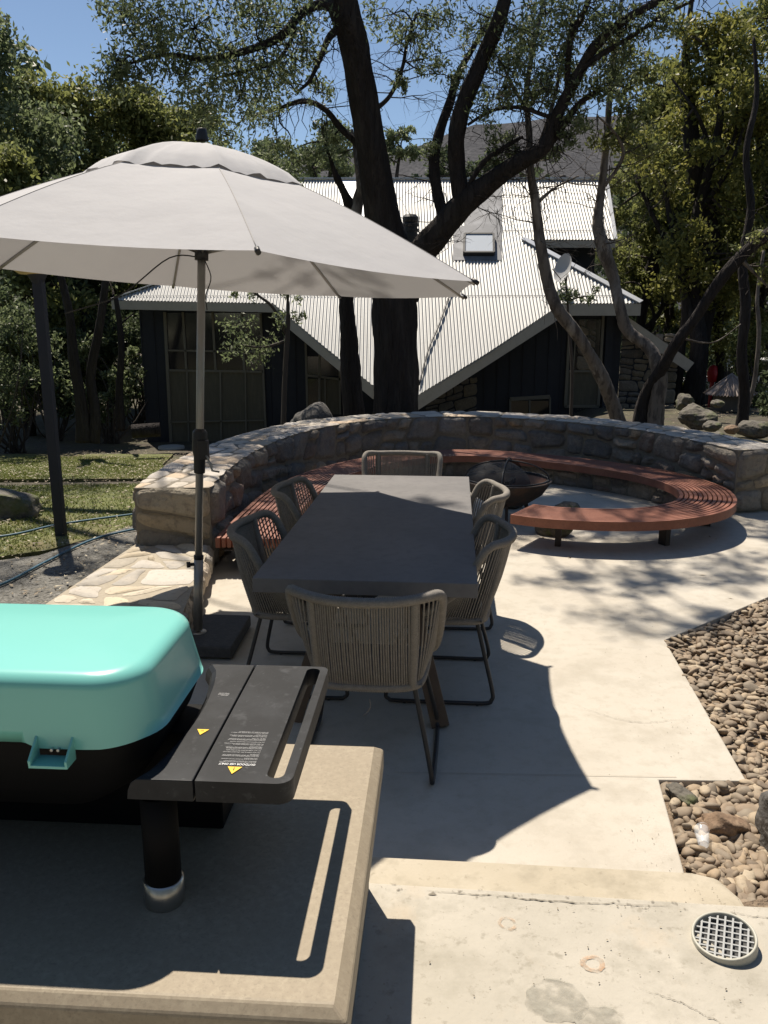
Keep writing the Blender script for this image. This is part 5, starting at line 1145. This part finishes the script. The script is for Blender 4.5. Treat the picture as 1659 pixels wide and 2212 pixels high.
for i, (bx, Y, ty, hw, lm, lab) in enumerate(RF):
    bgtree(lab, bx, Y, ty, hw, lm, 300 + i, .28, dens=.95, nclump=46, tw=44 if i == 1 else 26, leaf=.14)
# bare dark trunks seen in the shade
def pole(label, pts, m_=M_bark1, nm='tree_trunk', grp=None):
    P = [A(*q) for q in pts]; t = empty(nm, P[0][0], label, 'tree', grp); b = MB(); nd = limbs(b, [P], 10, .06); b.build('trunk', m_, t); return t, nd
pole('dark straight trunk beside the pale hut', [(1603, 930, 13.8, 28), (1608, 850, 13.8, 23), (1602, 760, 13.8, 22), (1611, 660, 13.8, 22), (1604, 560, 13.9, 19), (1622, 450, 14, 17), (1612, 330, 14.1, 14), (1634, 210, 14.2, 11), (1628, 80, 14.4, 6)], nm='gum_tree')
pole('thin pale curved stem right of the dark straight trunk', [(1612, 890, 14.5, 8), (1630, 820, 14.5, 9), (1640, 720, 14.5, 9), (1636, 640, 14.6, 8), (1650, 540, 14.7, 6)], M_bark2, nm='gum_tree')
pole('thick dark trunk rising through the right hand trees', [(1512, 880, 21.6, 26), (1515, 780, 21.6, 24), (1526, 690, 21.6, 30), (1538, 590, 21.6, 40), (1524, 460, 21.6, 46), (1503, 350, 21.6, 40), (1486, 240, 21.6, 32), (1482, 110, 21.6, 16), (1500, -40, 21.6, 8)], nm='gum_tree')
pole('second thinner dark trunk left of the thick one', [(1462, 880, 21, 18), (1470, 760, 21, 18), (1480, 660, 21, 16), (1462, 540, 21, 14), (1440, 430, 21, 10), (1430, 300, 21, 6)], nm='gum_tree')
pole('dark paired trunk nearest the lamp post on the lawn', [(180, 955, 16.5, 34), (175, 870, 16.5, 26), (160, 780, 16.5, 22), (150, 680, 16.5, 18), (130, 590, 16.5, 14), (110, 480, 16.5, 8)], nm='gum_tree')
pole('dark curving trunk right of the paired trunk on the lawn', [(200, 955, 16.6, 30), (205, 890, 16.6, 24), (196, 810, 16.6, 20), (212, 720, 16.6, 18), (225, 640, 16.6, 16), (235, 540, 16.6, 10)], nm='gum_tree')
pole('thin dark trunk between the lawn trees and the house', [(262, 930, 18.5, 20), (258, 840, 18.5, 16), (262, 740, 18.5, 13), (250, 640, 18.5, 10)], nm='gum_tree')
# shrubs under the left trees and right
def shrub(label, bx, by, Y, hw, h_, lm, seed, dens=1, leaf=.1, name='shrub', n=14, group=None):
    rs = np.random.RandomState(seed); g = atY(bx, by, Y); z0 = float(gz(g.x, Y)); wd = hw / FPX * Y; t = empty(name, (g.x, Y, z0), label, 'shrub', group); C = []; b = MB()
    for i in range(n):
        c = np.array([g.x + rs.uniform(-1, 1) * wd, Y + rs.uniform(-.5, .5) * wd, z0 + h_ * rs.uniform(.2, .95)]); lv, s_ = clumpleaves(c, wd * rs.uniform(.25, .45), int(240 * dens), rs, .8); C.append(lv); twig(b, (g.x + rs.normal() * .1, Y, z0 - .05), c, .025, .008, rs, .05, .1, 5)
    b.build('stems', M_twig, t); leafmesh('foliage', np.concatenate(C), leaf, lm, t, .45, .2, rs)
SH = [(30, 18, 110, 3.3, M_leafA, 'grey green bushy shrub left of the lamp post'), (120, 20, 70, 3.0, M_leafC, 'dark shrub directly behind the lamp post'), (235, 19.5, 60, 2.6, M_leafA, 'leafy sunlit shrub against the left end of the house'), (-60, 17, 120, 3.6, M_leafC, 'dark shrub at the left edge of the frame'), (300, 23, 80, 3.2, M_leafC, 'dark shrub tucked behind the left house corner')]
for i, (bx, Y, hw, h_, lm, lab) in enumerate(SH): shrub(lab, bx, 900, Y, hw, h_, lm, 400 + i, n=18, leaf=.10)
SR = [(1440, 24, 40, 2.0, M_leafB, 'low olive shrub right of the dark house corner'), (1640, 20, 80, 1.9, M_leafB, 'tangled shrub right of the hut'), (1400, 23, 60, 2.4, M_leafC, 'dark shrub at the right side of the house'), (1580, 28, 90, 2.6, M_leafC, 'dark shrub far behind the hut'), (1700, 15.5, 60, 1.0, M_leafC, 'scrubby bush behind the right end of the wall')]
for i, (bx, Y, hw, h_, lm, lab) in enumerate(SR): shrub(lab, bx, 900, Y, hw, h_, lm, 450 + i, n=14, leaf=.10)
# far wood closing the gaps
def farwood():
    rs = np.random.RandomState(77); t = empty('far_wood', (0, 46, 0), 'dense far off wood filling the gaps between the nearer trees', 'wood'); 
    C = []
    for i in range(330):
        px = rs.uniform(-350, 2050); Y = rs.uniform(36, 60); topy = np.interp(px, [-300, 0, 120, 500, 600, 1000, 1330, 1400, 2000], [100, 150, 300, 330, 420, 420, 400, 330, 200])
        p = atY(px, rs.uniform(topy, 800), Y); lv, _ = clumpleaves(np.array(p), rs.uniform(1.2, 2.2), 190, rs, .8); C.append(lv)
    for i in range(330):                      # unseen wood added round both sides and behind the viewer, to block low sky
        a = rs.uniform(R(-215), R(35)); rr = rs.uniform(15, 26)
        if abs(math.cos(a)) * rr < 0: continue
        x, y = rr * math.cos(a), rr * math.sin(a)
        if y > 2 and abs(x) < 8 + .55 * y: continue
        lv, _ = clumpleaves(np.array((x, y, rs.uniform(.5, 12))), rs.uniform(1.4, 2.4), 150, rs, .8); C.append(lv)
    o = leafmesh('far_wood', np.concatenate(C), .5, M_leafC, t, .6, .2, rs); wl = wloc(t); o.parent = None; o.location = wl; bpy.data.objects.remove(t)
    tag(o, 'dense far off wood filling the gaps between the nearer trees', 'wood', kind='stuff')
farwood()

# grass, litter, straw
def grass():
    rs = np.random.RandomState(8); N = 52000; X = []; 
    lawn1 = [(-2.9, 6.9), (-2.2, 8.1), (-2.6, 10.2), (-3.2, 11.2), (-9, 10.4), (-9, 6.0), (-4.0, 6.2)]; lawn2 = [(-3.2, 12.2), (-4.2, 15.5), (-4.5, 17.5), (-9, 17.5), (-9, 11.6)]
    P = np.stack([rs.uniform(-7.5, -2, N * 2), rs.uniform(6.1, 17, N * 2)], 1)
    keep = np.array([inside(lawn1, a, c) or inside(lawn2, a, c) for a, c in P]); P = P[keep]
    dn = np.sin(P[:, 0] * 2.3 + 1.1 * np.sin(P[:, 1] * 1.9)) * np.cos(P[:, 1] * 1.3); P = P[rs.rand(len(P)) < .65 + .35 * dn]
    n = len(P); z = gz(P[:, 0], P[:, 1]) + .03; h = rs.uniform(.012, .038, n); a = rs.uniform(0, 6.28, n); w_ = .005 + .004 * rs.rand(n); lx, ly = rs.normal(0, .02, n), rs.normal(0, .02, n)
    V = np.stack([np.stack([P[:, 0] - np.cos(a) * w_, P[:, 1] - np.sin(a) * w_, z], 1), np.stack([P[:, 0] + np.cos(a) * w_, P[:, 1] + np.sin(a) * w_, z], 1), np.stack([P[:, 0] + lx, P[:, 1] + ly, z + h], 1)], 1).reshape(-1, 3)
    me = bpy.data.meshes.new('grass'); me.vertices.add(3 * n); me.vertices.foreach_set('co', V.ravel()); me.loops.add(3 * n); me.loops.foreach_set('vertex_index', np.arange(3 * n)); me.polygons.add(n)
    me.polygons.foreach_set('loop_start', np.arange(0, 3 * n, 3)); me.polygons.foreach_set('loop_total', np.full(n, 3)); me.update(calc_edges=True); me.materials.append(M_grass)
    o = bpy.data.objects.new('grass', me); col.objects.link(o); tag(o, 'short patchy lawn grass left of the stone wall', 'grass', kind='stuff')
grass()
def litter():
    rs = np.random.RandomState(12); C = []
    t = empty('x', (0, 0, 0), 'x', 'x')
    for (x0_, x1_, y0_, y1_, n) in ((-7, -2.2, 6, 18, 5200), (-2.9, -2, 4.2, 8, 500), (1.2, 3.2, 4.8, 10, 16), (4, 12, 10, 24, 4000)):
        x = rs.uniform(x0_, x1_, n); y = rs.uniform(y0_, y1_, n); z = np.where((x > -1.3) & (x < 3.5) & (y < 10.5), .006, gz(x, y) + .055); C.append(np.stack([x, y, z], 1))
    o = leafmesh('leaf_litter', np.concatenate(C), .055, mat('dry_leaf', rough=.7, island=[(0, (.12, .085, .05)), (.5, (.26, .21, .14)), (1, (.45, .40, .30))]), t, .35, 0, rs)
    V = np.empty(len(o.data.vertices) * 3); o.data.vertices.foreach_get('co', V); V = V.reshape(-1, 4, 3); c = V.mean(1, keepdims=True); V[:, :, 2] = c[:, :, 2] + (V[:, :, 2] - c[:, :, 2]) * .25; o.data.vertices.foreach_set('co', V.ravel()); o.data.update()
    o.parent = None; bpy.data.objects.remove(t); tag(o, 'dry gum leaves scattered over the lawn and ground', 'leaf litter', kind='stuff')
litter()
def crack(pts, z, w_, seed):
    rs = np.random.RandomState(seed); P = resample(cr([(x, y) for x, y in pts], 10), 90)[0]; P[:, 1] += np.cumsum(rs.normal(0, .0016, 90)); P[:, 0] += rs.normal(0, .0012, 90)
    W = w_ * np.abs(rs.normal(1, .5, 90)) * np.sin(np.linspace(.15, 3.0, 90)); b = MB(); vs = [(p[0], p[1] - w / 2, z) for p, w in zip(P, W)] + [(p[0], p[1] + w / 2, z) for p, w in zip(P, W)]
    b.add(vs, [(i, i + 1, 91 + i, 90 + i) for i in range(89)]); struct(b.build('hairline_crack', M_crackl))
M_crackl = mat('crack_line', (.17, .15, .12), .95)
crack([(.12, 2.055), (.35, 2.035), (.6, 2.0), (.8, 1.985)], .3228, .0030, 1)
crack([(.95, 1.97), (1.2, 1.93), (1.5, 1.93)], .3228, .0035, 2)
crack([(.62, 1.70), (.75, 1.64), (.84, 1.55)], .3228, .0016, 3)
crack([(.95, 3.9), (1.2, 3.7), (1.5, 3.72)], .0048, .0018, 4)
crack([(1.5, 5.4), (2.0, 5.9), (2.9, 6.1)], .0048, .003, 5)
def grit():
    rs = np.random.RandomState(31); C = []; t = empty('x', (0, 0, 0), 'x', 'x')
    def put(x, y, z, n, sx, sy): C.append(np.stack([rs.normal(x, sx, n), rs.normal(y, sy, n), np.full(n, z)], 1))
    put(.75, 2.0, .3245, 60, .25, .012); put(.6, 1.8, .3245, 50, .3, .12); put(.98, 2.6, .0035, 60, .05, .2); put(1.4, 3.6, .0035, 70, .08, .4); put(1.0, 2.2, .174, 40, .06, .05); put(1.6, 5.0, .0035, 60, .4, .4)
    A = np.concatenate(C); A = A[~((A[:, 1] < 2.10) & (A[:, 2] < .3)) | (A[:, 2] > .3)]; A = A[~((A[:, 2] > .3) & (A[:, 1] > 1.99))]
    o = leafmesh('grit', A, .0065, mat('grit_speck', rough=.9, island=[(0, (.10, .08, .06)), (.6, (.2, .17, .13)), (1, (.33, .28, .2))]), t, .7, 0, rs)
    V = np.empty(len(o.data.vertices) * 3); o.data.vertices.foreach_get('co', V); V = V.reshape(-1, 4, 3); c = V.mean(1, keepdims=True); V[:, :, 2] = c[:, :, 2] + (V[:, :, 2] - c[:, :, 2]) * .3; o.data.vertices.foreach_set('co', V.ravel()); o.data.update()
    o.parent = None; bpy.data.objects.remove(t); tag(o, 'fine grit and crumbs scattered on the concrete by the pebbles', 'grit', kind='stuff')
grit()
def straw():
    rs = np.random.RandomState(15); b = MB()
    for i in range(160):
        x, y = rs.normal(-2.22, .09), rs.normal(5.0, .25); z = float(gz(x, y)) + .06; a = rs.uniform(0, 6.28); L = rs.uniform(.03, .10); b.tube([(x, y, z + rs.rand() * .03), (x + math.cos(a) * L, y + math.sin(a) * L, z + rs.rand() * .04)], .0015, 3, cap=False)
    tag(b.build('straw', M_straw), 'tuft of dry straw beside the stone ledge', 'straw', kind='stuff')
straw()
